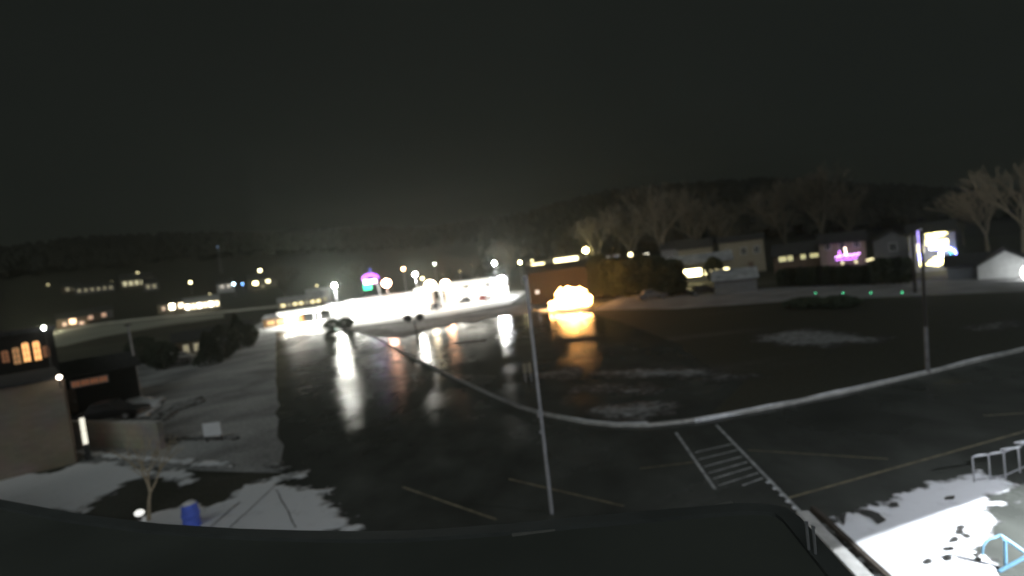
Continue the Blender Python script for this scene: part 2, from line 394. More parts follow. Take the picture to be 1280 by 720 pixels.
def inside(x, y, poly):
    c = False; n = len(poly); j = n - 1
    for i in range(n):
        xi, yi = poly[i]; xj, yj = poly[j]
        if (yi > y) != (yj > y) and x < (xj - xi) * (y - yi) / (yj - yi) + xi: c = not c
        j = i
    return c
def sdist(x, y, poly):
    d = 1e9; n = len(poly)
    for i in range(n):
        ax, ay = poly[i]; bx, by = poly[(i + 1) % n]; ex, ey = bx - ax, by - ay
        t = max(0, min(1, ((x - ax) * ex + (y - ay) * ey) / (ex * ex + ey * ey + 1e-9)))
        d = min(d, math.hypot(x - ax - ex * t, y - ay - ey * t))
    return d if inside(x, y, poly) else -d
def snowmat():
    if 'thin_snow' in MATS: return MATS['thin_snow']
    mt, t, p = principled('thin_snow'); N = t.nodes.new; LK = t.links.new
    at = N('ShaderNodeAttribute'); at.attribute_name = 'cover'
    g = N('ShaderNodeTexNoise'); g.inputs['Scale'].default_value = 2.2; g.inputs['Detail'].default_value = 12; g.inputs['Roughness'].default_value = .66; tc = N('ShaderNodeTexCoord'); LK(tc.outputs['Object'], g.inputs['Vector'])
    m1 = N('ShaderNodeMath'); m1.operation = 'MULTIPLY_ADD'; LK(g.outputs['Fac'], m1.inputs[0]); m1.inputs[1].default_value = 1.3; m1.inputs[2].default_value = -.62
    m2 = N('ShaderNodeMath'); m2.operation = 'ADD'; m2.use_clamp = True; LK(m1.outputs[0], m2.inputs[0]); LK(at.outputs['Fac'], m2.inputs[1])
    c = N('ShaderNodeValToRGB'); e = c.color_ramp.elements
    e[0].position = .12; e[0].color = (.05, .05, .048, 1); e[1].position = .95; e[1].color = (.76, .78, .82, 1)
    k = e.new(.5); k.color = (.34, .35, .36, 1)
    LK(m2.outputs[0], c.inputs[0]); LK(c.outputs[0], p.inputs['Base Color']); p.inputs['Roughness'].default_value = .85; p.inputs['Specular IOR Level'].default_value = .2
    b = N('ShaderNodeBump'); b.inputs['Strength'].default_value = .35; b.inputs['Distance'].default_value = .05; LK(g.outputs['Fac'], b.inputs['Height']); LK(b.outputs[0], p.inputs['Normal'])
    MATS['thin_snow'] = mt; return mt
def snow_sheet(outline, mt=None, z=0.02, th=0.05, amp=0.25, seed=1, seg=0.35, full=None, cell=None):
    """melting snow as a fine relief: deepest inside, breaking up to wet ground at its uneven edge; full = how white its middle is"""
    poly = [(G(*p).x, G(*p).y) for p in outline]
    full = full if full is not None else (.34 if mt is M_dsnow else 1.0)
    x0 = min(p[0] for p in poly) - amp; x1 = max(p[0] for p in poly) + amp; y0 = min(p[1] for p in poly) - amp; y1 = max(p[1] for p in poly) + amp
    area = (x1 - x0) * (y1 - y0); cell = cell or max(.07, math.sqrt(area / 26000.0))
    nx, ny = int((x1 - x0) / cell) + 2, int((y1 - y0) / cell) + 2
    idx = {}; V = []; cov = []; H_ = {}
    soft = max(amp, .15)
    for j in range(ny):
        for i in range(nx):
            x, y = x0 + i * cell, y0 + j * cell; d = sdist(x, y, poly)
            if d < -amp * 1.2: continue
            n1 = noise.fractal(Vector((x / (soft * 3), y / (soft * 2.6), seed * 3.1)), .8, 2.1, 7)
            c = d / (soft * 1.6) + n1 * 1.1 + .12
            if c > -.02: H_[(i, j)] = c; idx[(i, j)] = len(V); V.append((x, y, z + th * min(1, max(0, c)) * (.75 + .25 * n1))); cov.append(max(0, min(1, c)) * full)
    Fs = [(idx[(i, j)], idx[(i + 1, j)], idx[(i + 1, j + 1)], idx[(i, j + 1)]) for (i, j) in idx if (i + 1, j) in idx and (i + 1, j + 1) in idx and (i, j + 1) in idx]
    me = bpy.data.meshes.new('snow'); me.from_pydata(V, [], Fs)
    a = me.attributes.new('cover', 'FLOAT', 'POINT'); a.data.foreach_set('value', cov)
    for p in me.polygons: p.use_smooth = True
    me.materials.append(snowmat()); o = bpy.data.objects.new('snow', me); C.objects.link(o); return tag(o, kind='stuff')
snow_sheet([(-60, 585), (0, 594), (30, 590), (70, 590), (100, 578), (150, 576), (172, 584), (240, 590), (250, 603), (222, 610), (214, 600), (190, 598), (160, 604), (140, 618), (112, 632), (110, 645), (0, 640), (-80, 640)], seed=2)
snow_sheet([(95, 563), (140, 567), (200, 572), (250, 576), (292, 580), (297, 587), (240, 584), (200, 580), (140, 575), (95, 570)], seed=3, th=.12, amp=.12)
snow_sheet([(168, 646), (200, 640), (232, 632), (262, 634), (288, 622), (305, 606), (330, 600), (352, 596), (384, 590), (386, 597), (350, 606), (372, 607), (402, 612), (418, 612), (412, 624), (424, 634), (440, 648), (452, 664), (300, 690), (160, 690)], seed=4)
snow_sheet([(384, 618), (402, 612), (418, 611), (418, 618), (398, 622)], seed=5, amp=.1)
snow_sheet([(322, 582), (352, 590), (362, 586), (350, 578)], M_dsnow, seed=8, amp=.2)
snow_sheet([(150, 500), (178, 498), (205, 500), (198, 512), (186, 524), (170, 524), (160, 508), (153, 516)], seed=6, amp=.2, th=.3)
snow_sheet([(190, 526), (215, 508), (250, 498), (262, 502), (230, 512), (205, 528)], M_dsnow, seed=7, amp=.3, th=.2)
snow_sheet([(200, 548), (250, 546), (300, 548), (302, 551), (250, 551), (204, 552)], M_dsnow, seed=17, amp=.1, th=.15)
# streaks of old snow in the old lot and the field
for k, (o_, mt) in enumerate([
        ([(660, 470), (700, 462), (740, 464), (700, 472)], M_dsnow), ([(760, 466), (850, 458), (900, 462), (955, 470), (900, 476), (800, 474)], M_dsnow),
        ([(735, 488), (800, 486), (870, 492), (800, 498)], M_dsnow), ([(760, 512), (850, 512), (900, 514), (880, 522), (810, 526), (770, 522)], M_dsnow),
        ([(940, 420), (1000, 414), (1060, 415), (1112, 422), (1090, 432), (1020, 430), (970, 428)], M_dsnow),
        ([(705, 462), (720, 459), (738, 460), (720, 465)], M_snow), ([(445, 408), (520, 404), (600, 396), (640, 388), (600, 402), (540, 410), (500, 416), (466, 416)], M_dsnow),
        ([(560, 430), (600, 424), (660, 420), (620, 428)], M_dsnow), ([(1210, 410), (1250, 404), (1270, 408), (1240, 413)], M_dsnow)]):
    snow_sheet(o_, mt, z=.016, th=.03, amp=1.2, seed=20 + k, seg=1.0)

# right snow by the building, floodlit
snow_sheet([(1027, 654), (1062, 640), (1110, 623), (1152, 608.5), (1160, 602), (1190, 598), (1222, 588), (1236, 596), (1262, 600), (1276, 608), (1250, 618),
            (1240, 626), (1276, 626), (1262, 636), (1232, 640), (1250, 650), (1254, 664), (1236, 672), (1226, 690), (1244, 698), (1254, 712), (1264, 760), (1120, 780), (1092, 725)], seed=31, amp=.08, th=.05, seg=.2)
def slush_shade(outline, seed):
    return tag(sheet('slush_shade', ragged([G(*p) for p in outline], .13, .12, seed), .084, mat('wet_slush_shade', (0.06, 0.06, 0.058), 0.35, 0.4, 5)), kind='stuff')
slush_shade([(1068, 640), (1084, 640), (1100, 645), (1108, 654), (1096, 659), (1086, 650)], 41)  # this patch is a shadow on the snow, laid as a dark sheet
slush_shade([(1050, 650), (1062, 645), (1060, 656), (1056, 661)], 42)
slush_shade([(1112, 633), (1120, 632), (1122, 637), (1113, 638)], 43)
slush_shade([(1183, 624), (1192, 622), (1194, 628), (1184, 629)], 44)
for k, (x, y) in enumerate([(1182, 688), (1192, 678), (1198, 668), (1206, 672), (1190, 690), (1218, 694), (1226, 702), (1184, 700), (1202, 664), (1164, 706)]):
    slush_shade([(x - 4, y), (x, y - 3), (x + 5, y - 1), (x + 4, y + 3), (x - 2, y + 4)], 45 + k)

def track(a, b, wd, seed):
    a, b = G(*a), G(*b); d = (b - a).normalized(); n = Vector((-d.y, d.x, 0)) * wd / 2
    tag(sheet('tyre_track', ragged([a + n, b + n, b - n, a - n], .06, .2, seed), .079, M_dsnow), kind='stuff')
track((288, 662), (344, 610), .05, 1); track((346, 614), (370, 662), .045, 2); track((262, 662), (300, 630), .07, 3)
# ------------------------------------------------------------------ paint on the lot
def line(name, a, b, wd, mt, z=0.012):
    a, b = G(*a), G(*b); d = (b - a).normalized(); n = Vector((-d.y, d.x, 0)) * wd / 2; mb = MB()
    mb.add([(a + n).to_2d().to_3d() + Vector((0, 0, z)), (b + n).to_2d().to_3d() + Vector((0, 0, z)), (b - n).to_2d().to_3d() + Vector((0, 0, z)), (a - n).to_2d().to_3d() + Vector((0, 0, z))], [(0, 3, 2, 1)])
    return mb
for a, b in [((503, 609), (621, 650)), ((636, 599), (780, 633)), ((985, 623), (1290, 537)), ((1230, 520), (1290, 516))]:
    tag(line('stall_line', a, b, .10, M_yel).build('stall_line', M_yel), kind='structure')
for a, b in [((800, 586), (868, 578)), ((935, 563), (1110, 574))]:
    tag(line('stall_line', a, b, .07, M_yel).build('stall_line', mat('worn_yellow', (0.15, 0.13, 0.07), 0.8, 0.5, 4)), kind='structure')
cw = MB()
for a, b, wd in [((845, 541), (894, 612), .11), ((895, 531), (1003, 643), .11)]:
    q = line('c', a, b, wd, M_whp, .013); cw.add(q.v, q.f)
def lp(a, b, t): return (a[0] + (b[0] - a[0]) * t, a[1] + (b[1] - a[1]) * t)
for (l, r) in [((869, 566), (917.6, 555)), ((873, 575), (922, 563)), ((880, 584), (928, 571)), ((885.5, 592), (934, 578)), ((891.7, 599), (940, 584.5)), ((898, 607.5), (948, 591.5)), ((928, 607.5), (954, 598))]:
    q = line('c', l, r, .07, M_whp, .017); cw.add(q.v, q.f)
tag(cw.build('crosswalk_marking', M_whp), kind='structure')

# ------------------------------------------------------------------ the building the camera looks from
RZ = 6.0
EDGE = [(-330, 520), (-200, 570), (-80, 604), (0, 622), (50, 631), (100, 640), (150, 646), (200, 652), (250, 655), (300, 658), (375, 660), (450, 661), (510, 660), (560, 657), (640, 651), (720, 643), (800, 636), (880, 629), (915, 626), (935, 625.5), (950, 626), (968, 627.5), (984, 632), (999, 642), (1012, 656), (1030, 676), (1062, 713), (1085, 740), (1120, 790)]
EW = [G(x, y, RZ) for x, y in EDGE]
bld = thing('school_building', (0, 0, 0), 0, 'flat dark roof with a raised metal edge in the foreground', 'building')
back = [Vector((EW[-1].x, -14, 0)), Vector((EW[0].x, -14, 0))]
full = [(p.x, p.y) for p in EW] + [(p.x, p.y) for p in back]
sheet('roof', full, RZ - .05, M_roof).parent = bld
wl = MB(); n = len(full)
wl.v = [(x, y, 0) for x, y in full] + [(x, y, RZ - .051) for x, y in full]
wl.f = [(i, (i + 1) % n, n + (i + 1) % n, n + i) for i in range(n)]
wl.build('wall', M_wallbrick, bld)
strip([p for p in EW], 0.12, RZ - .06, RZ - .02, M_coping, 'coping', off=-.06).parent = bld
# thin joint line of the flashing
fl = [G(x, y, RZ - .04) for x, y in [(640, 668), (700, 660), (760, 653), (820, 645), (870, 638), (915, 628)]]
strip(fl, 0.03, RZ - .06, RZ - .035, mat('flashing', (0.22, 0.22, 0.21), 0.5, 0.2, 3), 'flashing').parent = bld

# ------------------------------------------------------------------ walkway, railing, bollards, flood lamps on the right
wa, wb = G(1002, 643), G(1148, 796)
tag(strip([wa, wb], .34, .0, .10, M_conc, 'walkway_kerb', off=.02), kind='structure')
tag(strip([wa + Vector((.22, .1, 0)), wb + Vector((.34, .1, 0))], .12, .0, .16, mat('shadow_gap_strip', (0.05, 0.04, 0.032), .9, .3, 5), 'shadow_gap_strip', off=.16), kind='structure')  # dark strip laid for the shadow gap between walkway and snow
for k, (x, y, yt) in enumerate([(1011, 687, 654), (1019.5, 692, 660)]):
    p = G(x, y, RZ - .02); zt = P(x - 2, yt, p.y).z - p.z
    b = thing('vent_pipe', p, 0, ['slim grey vent pipe at the roof corner, the left of two', 'slim grey vent pipe at the roof corner, nearer the lit walkway'][k], 'pipe', 'vent pipes at the roof corner')
    MB().tube((0, 0, 0), (0, 0, zt), .009, n=12).build('stack', M_galv, b)
    MB().tube((0, 0, zt + .001), (0, 0, zt + .012), .012, n=12).build('cap', M_galv, b)
for k in range(6):
    x, y = 960 + k * 8.2, 604 + k * 8.0
    p = G(x, y); o = MB().ball((0, 0, .03), .065, 8, (1, 1, .5), .2).build('snow', M_snow); o.location = p; tag(o, kind='stuff')

# railing with snow, right edge
rf = thing('pipe_railing', G(1238, 601), 0, 'grey pipe railing with snow on its rail beyond the snow patch', 'railing')
o0 = G(1238, 601); pts = [(1218, 605), (1238, 602), (1257, 599), (1275, 599 - 8), (1300, 580)]
base = [G(*p) - o0 for p in pts]
tops = []
for b_ in base:
    MB().tube(b_, b_ + Vector((0, 0, .8)), .022).build('post', M_galv, rf); tops.append(b_ + Vector((0, 0, .8)))
MB().path(tops, .022).build('rail', M_galv, rf)
MB().path([t - Vector((0, 0, .68)) for t in tops], .018).build('rail', M_galv, rf)
for a, b in zip(tops, tops[1:]):
    sn = MB(); sn.ball(tuple((a + b) / 2 + Vector((0, 0, .03))), (b - a).length * .42, 10, (1, .12, .09), .2); ob = sn.build('snow_cap', M_snow, rf)
# light blue pipe frame
o0 = G(1258, 716)
pf = thing('climbing_frame', o0, 0, 'light blue triangular pipe frame standing by the bright snow', 'frame')
def onp(x, y, z): return G(x, y, z) - o0
A = onp(1256, 712, .05); B = onp(1256, 674, .05); T = onp(1284, 693, .05)
# an upright triangle of pipe: foot, foot, apex
ft, fb = onp(1249, 714, .05), P(1250, 669, G(1249, 714).y * 1.01) - o0
ap = P(1286, 694, G(1249, 714).y * .98) - o0
MB().tube(ft, ap, .035, n=10).build('tube', M_pipe, pf); MB().tube(fb, ap, .035, n=10).build('tube', M_pipe, pf)
v0 = P(1257, 709, G(1249, 714).y) - o0; v1 = P(1256, 675, G(1249, 714).y) - o0
MB().tube(v0, v1, .03, n=10).build('tube', M_pipe, pf)
arc = []
for k in range(9):
    t = k / 8; a = math.pi * (0.5 + 0.62 * t)
    arc.append(P(1243 + 15 * math.cos(a), 689 - 17 * math.sin(a), G(1249, 714).y * 1.01) - o0)
MB().path([fb] + arc, .02).build('hoop', M_pipe, pf)

# flood lamp of the building and added fill lamps (all outside the picture)
def cutoff_lamp(loc, a, b, name, energy, col, label):
    """lamp; an added plate cuts its light off along the ground line a-b"""
    t = thing(name, loc, 0, label, 'lamp', 'wall lamps of the building')
    MB().box(-.16, .16, -.2, -.04, -.12, .14).build('housing', M_dark, t)
    if a is not None:
        da = (a - loc).normalized() * .5; db = (b - loc).normalized() * .5; n = (db - da)
        e0, e1 = da - n * 1.6, db + n * 5; up = Vector((0, 0, .55))
        q = MB(); nrm = Vector((0, .01, 0))
        q.add([e0, e1, e1 + up, e0 + up, e0 + nrm, e1 + nrm, e1 + up + nrm, e0 + up + nrm], [(0, 1, 2, 3), (7, 6, 5, 4), (0, 4, 5, 1), (1, 5, 6, 2), (2, 6, 7, 3), (3, 7, 4, 0)])
        q.build('cutoff_plate', M_dark, t)  # unseen plate added to block the flood light past the line
    ld = bpy.data.lights.new('bulb', 'POINT'); ld.energy = energy; ld.color = col; ld.shadow_soft_size = .004 if a is not None else .15
    lo = bpy.data.objects.new('bulb', ld); C.objects.link(lo); lo.parent = t
    return t
cutoff_lamp(Vector((13.5, 8.0, 4.2)), G(1055, 683), G(1196, 634), 'flood_lamp', 9000, (.93, .97, 1), 'shaded flood lamp on the building lighting the right snow')
cutoff_lamp(Vector((14.5, 8.5, 5.2)), None, None, 'fill_lamp', 2400, (.9, .93, 1), 'small bare fill lamp added out of view beside the flood lamp')  # unseen lamp added to lift the grey snow, kerb and asphalt
cutoff_lamp(Vector((-7.0, 7.3, 5.0)), None, None, 'fill_lamp', 420, (.9, .96, 1), 'small fill lamp added out of view to brighten the left snow')  # added lamp below the roof edge, brightens the left snow

# ------------------------------------------------------------------ poles
def pole_between(name, base_px, top_px, r, mt, label, cat='pole', group=None, z0=0):
    b = G(*base_px); t = P(top_px[0], top_px[1], b.y)
    o = thing(name, b, 0, label, cat, group); h = t.z
    MB().tube((0, 0, 0), (t.x - b.x, 0, h), r, r * .7, n=14).build('shaft', mt, o)
    return o, h, t.x - b.x
o, h, dx = pole_between('flag_pole', (690, 642), (657, 350), .062, M_galv, 'tall slim grey pole rising in front of the roof edge')
MB().ball((dx, 0, h + .06), .09, 12).build('finial', M_galv, o)
MB().tube((dx * .42 - .03, 0, h * .42), (dx * .42 - .03, 0, h * .42 + .22), .09, n=10).build('cleat', M_galv, o)
MB().tube((dx * .33 - .03, 0, h * .35), (dx * .33 - .03, 0, h * .35 + .08), .085, n=10).build('cleat', M_galv, o)
o, h, dx = pole_between('utility_pole', (1160, 467), (1151, 288), .085, M_wood, 'dark wooden utility pole by the kerb with a pale lower guard')
MB().tube((dx * .02, 0, .1), (dx * .33, 0, h * .33), .092, .09, n=14).build('cable_guard', mat('pale_guard', (0.12, 0.12, 0.125), .6, .5, 2), o)
MB().tube((dx, 0, h + .003), (dx, 0, h + .1), .085, .05, n=12).build('cap', M_galv, o)
b = P(1143, 364, 52); o, h, dx = pole_between('utility_pole', (1144, 366), (1140, 290), .15, M_wood, 'thinner dark pole standing at the far snowy road beside the festive house')
o, h, dx = pole_between('light_pole', (176, 496), (160, 407), .11, M_galv, 'grey metal pole leaning over the snow behind the cream wall')
MB().box(dx - .25, dx + .25, -.12, .12, h, h + .12).build('lamp_head', M_dark, o)
o, h, dx = pole_between('light_pole', (154, 497), (144, 443), .10, M_grey, 'short dim pole just left of the taller grey pole')
o, h, dx = pole_between('light_pole', (522, 424), (517, 397), .12, M_dark, 'unlit twin headed dark lamp post beyond the kerb')
for s in (-1, 1): MB().ball((dx + s * .75, 0, h), .55, 10, (1, .8, .9)).build('lamp_globe', M_dark, o)
# small double post sign inside the kerb
p = G(661, 477); o = thing('parking_sign', p, face(p), 'small pale parking sign on two short posts behind the tall pole', 'sign')
for s in (-.2, .2): MB().box(s - .03, s + .03, -.03, .03, 0, .85).build('post', M_galv, o)
MB().box(-.3, -.04, -.05, -.032, .6, 1.25).build('panel', M_tan, o); MB().box(.04, .3, -.05, -.032, .6, 1.25).build('panel', M_tan, o)

# street lamps
def street_lamp(px, py, Y, col, power, r, label, group='street lamps of the village', z=0.0, polec=M_galv, vis=True):
    t = P(px, py, Y); zt = terr(t.x, t.y); h = t.z - zt
    o = thing('street_lamp', (t.x, t.y, zt), face(t), label, 'street lamp', group)
    MB().tube((.0, .9, 0), (.0, .9, h + .5), .12, .07).build('pole', polec, o)
    MB().path([(0, .9, h + .45), (0, .5, h + .62), (0, 0, h + .5)], .045).build('arm', polec, o)
    MB().box(-.25, .25, -.35, .3, h + .34, h + .5).build('housing', M_dark, o)
    nm = 'lamp_%02x%02x%02x_%d' % (int(col[0]*255), int(col[1]*255), int(col[2]*255), int(power))
    MB().ball((0, -.03, h), r, 12, (1, 1, .95)).build('bulb', emit(nm, col, power), o, smooth=True)
    return o
WH = (1, .97, .82); YE = (1, .86, .45); OR = (1, .55, .28); BL = (.6, .8, 1); GN = (.9, 1.0, .8)
street_lamp(418, 357, 110, (1, 1, .88), 3600, .34, 'white street lamp left of the purple and green sign')
street_lamp(519, 343, 109, (1, .97, .86), 1500, .34, 'bright street lamp between the neon sign and the forecourt')
street_lamp(618, 329, 144, (1, .98, .88), 2000, .36, 'white street lamp above the right end of the forecourt')
street_lamp(650, 328, 170, YE, 60, .4, 'dim yellow street lamp just right of the forecourt')
street_lamp(732, 313, 150, (1, .85, .36), 60, .75, 'large yellow street lamp above the dark trees')
street_lamp(504, 336, 175, OR, 40, .5, 'orange street lamp above and left of the bright white one')
street_lamp(543, 330, 190, GN, 14, .4, 'faint small street lamp above the forecourt')
street_lamp(483, 354, 118, (1, .50, .33), 60, .95, 'round pinkish orange lamp right of the neon sign')
street_lamp(557, 356, 120, (1, .52, .30), 90, 1.15, 'large round orange lamp over the forecourt')
street_lamp(538, 357, 116, (1, .82, .55), 90, 1.2, 'biggest warm white lamp over the forecourt')
street_lamp(627, 350, 118, (.95, .97, 1), 160, .9, 'large cool white lamp at the right end of the forecourt')
street_lamp(415, 383, 118, (.5, 1, .85), 40, .3, 'small turquoise lamp low on the left of the forecourt')
street_lamp(60, 415, 178, (1, .93, .62), 500, .5, 'added lamp lighting the snow field, unseen behind the dark hall')  # lamp added out of sight so the snow field brightens towards the hall
street_lamp(238, 353, 260, YE, 14, .6, 'yellow street lamp on the left slope above the bright shop')
street_lamp(325, 338, 300, YE, 18, .8, 'highest yellow street lamp on the left slope')
street_lamp(172, 342, 300, YE, 3, .9, 'faint yellow lamp high on the far left slope')
street_lamp(190, 352, 290, OR, 2.5, .6, 'faint pinkish lamp on the far left slope')
street_lamp(292, 355, 250, (.55, .8, 1), 16, .6, 'pale blue lamp on the left slope')
street_lamp(303, 355, 270, (.2, .45, 1), 8, .5, 'small deep blue lamp right of the pale blue lamp')
street_lamp(948, 299, 150, (1, .62, .6), 2.0, .6, 'dim pink lamp beside the tan house')
street_lamp(997, 309, 150, (.9, .9, 1), 1.5, .35, 'tiny white lamp above the hedge')
for (x, y, Y, c_, pw, r_, lab) in [(346, 353, 300, YE, 2, .6, 'faint yellow lamp right of the highest lamp on the left slope'), (366, 349, 320, OR, 1.5, .6, 'faint orange lamp above the long low yellow lit building'), (396, 357, 230, YE, 4, .4, 'small yellow lamp left of the first white street lamp'),
        (455, 346, 250, GN, 2, .5, 'tiny pale lamp just above the purple arch'), (575, 339, 210, YE, 6, .4, 'small yellow lamp above the left domed tent'), (590, 331, 220, OR, 2, .5, 'faint orange lamp above the right domed tent'),
        (140, 352, 310, YE, 1.2, .6, 'faint yellow lamp above the long dim house at far left'), (212, 357, 300, YE, 1.5, .6, 'faint lamp between the far left houses and the roadside shop'), (262, 368, 260, YE, 2.5, .5, 'small yellow lamp above the roadside shop'),
        (60, 356, 300, YE, .8, .7, 'faintest lamp at the far left of the slope'), (528, 348, 160, YE, 12, .4, 'small yellow lamp between white and orange lamps'), (760, 322, 150, WH, 3, .35, 'tiny white lamp above the dark evergreens'), (665, 326, 190, YE, 6, .4, 'small yellow lamp above the yellow shop signs')]:
    street_lamp(x, y, Y, c_, pw, r_, lab)
# mast
t = P(272, 309, 330); zt = terr(t.x, t.y)
o = thing('radio_mast', (t.x, t.y, zt), 0, 'tall thin lattice mast with a faint blue beacon on the left slope', 'mast'); h = t.z - zt
mm = MB()
for a in range(3):
    x, y = .6 * math.cos(a * 2.094), .6 * math.sin(a * 2.094); mm.tube((x * 1.6, y * 1.6, 0), (x * .5, y * .5, h), .14, .08)
for k in range(14):
    z0, z1 = h * k / 14, h * (k + 1) / 14
    for a in range(3):
        f0 = 1.6 - 1.1 * k / 14; f1 = 1.6 - 1.1 * (k + 1) / 14
        mm.tube((.6 * f0 * math.cos(a * 2.094), .6 * f0 * math.sin(a * 2.094), z0), (.6 * f1 * math.cos((a + 1) * 2.094), .6 * f1 * math.sin((a + 1) * 2.094), z1), .06, n=5)
mm.build('lattice', M_grey, o); MB().ball((0, 0, h + .3), .45, 8).build('beacon', emit('beacon_blue', (.45, .65, 1), .7), o)

# ------------------------------------------------------------------ houses
def house(loc, wd, dp, hw, hr, wall, roof, label, rz=None, gable_front=False, name='house', wins=(), door=None, chimney=False, cat='house', group=None, over=.3, flat=False):
    """local: x across, front at y=0 facing the camera, depth towards +y. wins = (x, z, w, h, mat)"""
    o = thing(name, loc, face(loc) if rz is None else rz, label, cat, group)
    mb = MB()
    if flat:
        mb.box(-wd/2, wd/2, 0, dp, 0, hw)
        MB().box(-wd/2 - over, wd/2 + over, -over, dp + over, hw + .003, hw + .3).build('roof', roof, o)
    elif gable_front:
        mb.add([(-wd/2, 0, 0), (wd/2, 0, 0), (wd/2, 0, hw), (0, 0, hw + hr), (-wd/2, 0, hw), (-wd/2, dp, 0), (wd/2, dp, 0), (wd/2, dp, hw), (0, dp, hw + hr), (-wd/2, dp, hw)],
               [(0, 1, 2, 3, 4), (9, 8, 7, 6, 5), (1, 6, 7, 2), (0, 4, 9, 5), (0, 5, 6, 1), (2, 7, 8, 3), (3, 8, 9, 4)])
        rb = MB()
        for s in (-1, 1):
            e = over / (wd / 2) * hr
            a = (s * (wd/2 + over), hw - e + .02); c = (0, hw + hr + .02)
            rb.add([(a[0], -over, a[1]), (c[0], -over, c[1]), (c[0], dp + over, c[1]), (a[0], dp + over, a[1]),
                    (a[0], -over, a[1] + .14), (c[0], -over, c[1] + .14), (c[0], dp + over, c[1] + .14), (a[0], dp + over, a[1] + .14)],
                   [(0, 1, 2, 3), (7, 6, 5, 4), (0, 4, 5, 1), (1, 5, 6, 2), (2, 6, 7, 3), (3, 7, 4, 0)])
        rb.build('roof', roof, o)
    else:
        mb.add([(-wd/2, 0, 0), (-wd/2, dp, 0), (-wd/2, dp, hw), (-wd/2, dp/2, hw + hr), (-wd/2, 0, hw), (wd/2, 0, 0), (wd/2, dp, 0), (wd/2, dp, hw), (wd/2, dp/2, hw + hr), (wd/2, 0, hw)],
               [(0, 1, 2, 3, 4), (9, 8, 7, 6, 5), (0, 5, 6, 1), (0, 4, 9, 5), (1, 6, 7, 2), (2, 7, 8, 3), (3, 8, 9, 4)])
        rb = MB()
        for s in (0, 1):
            e = over / (dp / 2) * hr
            ye = -over if s == 0 else dp + over
            a = (ye, hw - e + .02); c = (dp/2, hw + hr + .02); X = wd/2 + over
            rb.add([(-X, a[0], a[1]), (-X, c[0], c[1]), (X, c[0], c[1]), (X, a[0], a[1]), (-X, a[0], a[1] + .14), (-X, c[0], c[1] + .14), (X, c[0], c[1] + .14), (X, a[0], a[1] + .14)],
                   [(0, 1, 2, 3), (7, 6, 5, 4), (0, 4, 5, 1), (1, 5, 6, 2), (2, 6, 7, 3), (3, 7, 4, 0)])
        rb.build('roof', roof, o)
    mb.build('wall', wall, o)
    for (x, z, w_, h_, mt) in wins:
        f = MB()
        for (a, b, c, d_) in ((x - w_/2 - .1, x + w_/2 + .1, z - .1, z), (x - w_/2 - .1, x + w_/2 + .1, z + h_, z + h_ + .1), (x - w_/2 - .1, x - w_/2, z, z + h_), (x + w_/2, x + w_/2 + .1, z, z + h_)):
            f.box(a, b, -.07, -.004, c, d_)
        f.box(x - .03, x + .03, -.055, -.03, z, z + h_)
        fr = f.build('window', M_white, o)
        MB().box(x - w_/2, x + w_/2, -.028, -.006, z, z + h_).build('pane', mt, fr)
    if door is not None:
        dr = MB().box(door - .5, door + .5, -.06, -.004, .05, 2.1).build('door', M_brown, o)
        MB().box(door + .32, door + .4, -.12, -.062, .98, 1.08).build('handle', M_galv, dr)
    if chimney: MB().box(wd * .2, wd * .2 + .7, dp * .4, dp * .4 + .7, hw, hw + hr + 1.0).build('chimney', M_redb, o)
    return o
def row(n, w, span, z, h, mts): return [((k - (n - 1) / 2) * span, z, w, h, mts[k % len(mts)]) for k in range(n)]
def hs(px, py, wd, hw, **k):
    loc = H(px, py); return loc

# -- left foreground: tan building, dark hall, cream wall
Acr = G(95, 579); Bcr = G(-150, 640)
dv = (Bcr - Acr); ln = dv.length; rz = math.atan2(-dv.y, -dv.x)
mid = (Acr + Bcr) / 2
o = thing('brick_building', Acr, rz, 'low tan brick building wall at the left edge of the photo', 'building')
def skewed(L_, loc, rz_, depth, z0, z1, e=0.0):
    """footprint whose right side wall runs back along the street line"""
    dr_ = Vector((loc.x, loc.y, 0)).normalized(); dr_ = Matrix.Rotation(math.radians(2.5), 3, 'Z') @ dr_
    dl = Matrix.Rotation(-rz_, 3, 'Z') @ dr_ * depth
    return MB().prism([(-L_ - e, -e), (e, -e), (dl.x + e, dl.y + e), (dl.x - L_ - e, dl.y + e)], z0, z1)
skewed(ln, Acr, rz, 8, 0, 4.75).build('wall', M_wallbrick, o)
skewed(ln, Acr, rz, 8, 4.753, 4.9, .08).build('roof', M_shing, o)
MB().box(.004, .09, -.02, .10, 0, 4.7).build('downspout', M_brown, o)
# lit narrow lamp panel on the wall end
q = thing('wall_lantern', G(95, 579) + Vector((.5, .25, 0)), rz, 'narrow glowing white light panel at the end of the tan brick wall', 'lamp')
MB().box(-.12, .12, -.1, .1, 0, .9).build('post', M_dark, q)
MB().box(-.10, .10, -.12, .08, .95, 1.62).build('pane', emit('panel_glow', (1, .95, .78), 1.0), q); MB().box(-.10, .10, -.12, .08, 1.68, 2.4).build('pane', emit('panel_glow', (1, .95, .78), 1.0), q)
MB().box(-.14, .14, -.14, .12, 2.43, 2.5).build('cap', M_dark, q)
c = P(76, 471, Acr.y - .3)
q = thing('globe_lamp', (c.x, c.y - .1, 0), rz, 'round white lamp at the top corner of the tan brick building', 'lamp')
MB().ball((0, 0, c.z), .12, 12).build('globe', emit('globe_glow', (1, .85, .68), 9), q, smooth=True); MB().tube((0, .05, c.z - .6), (0, .05, c.z - .12), .04).build('bracket', M_dark, q)
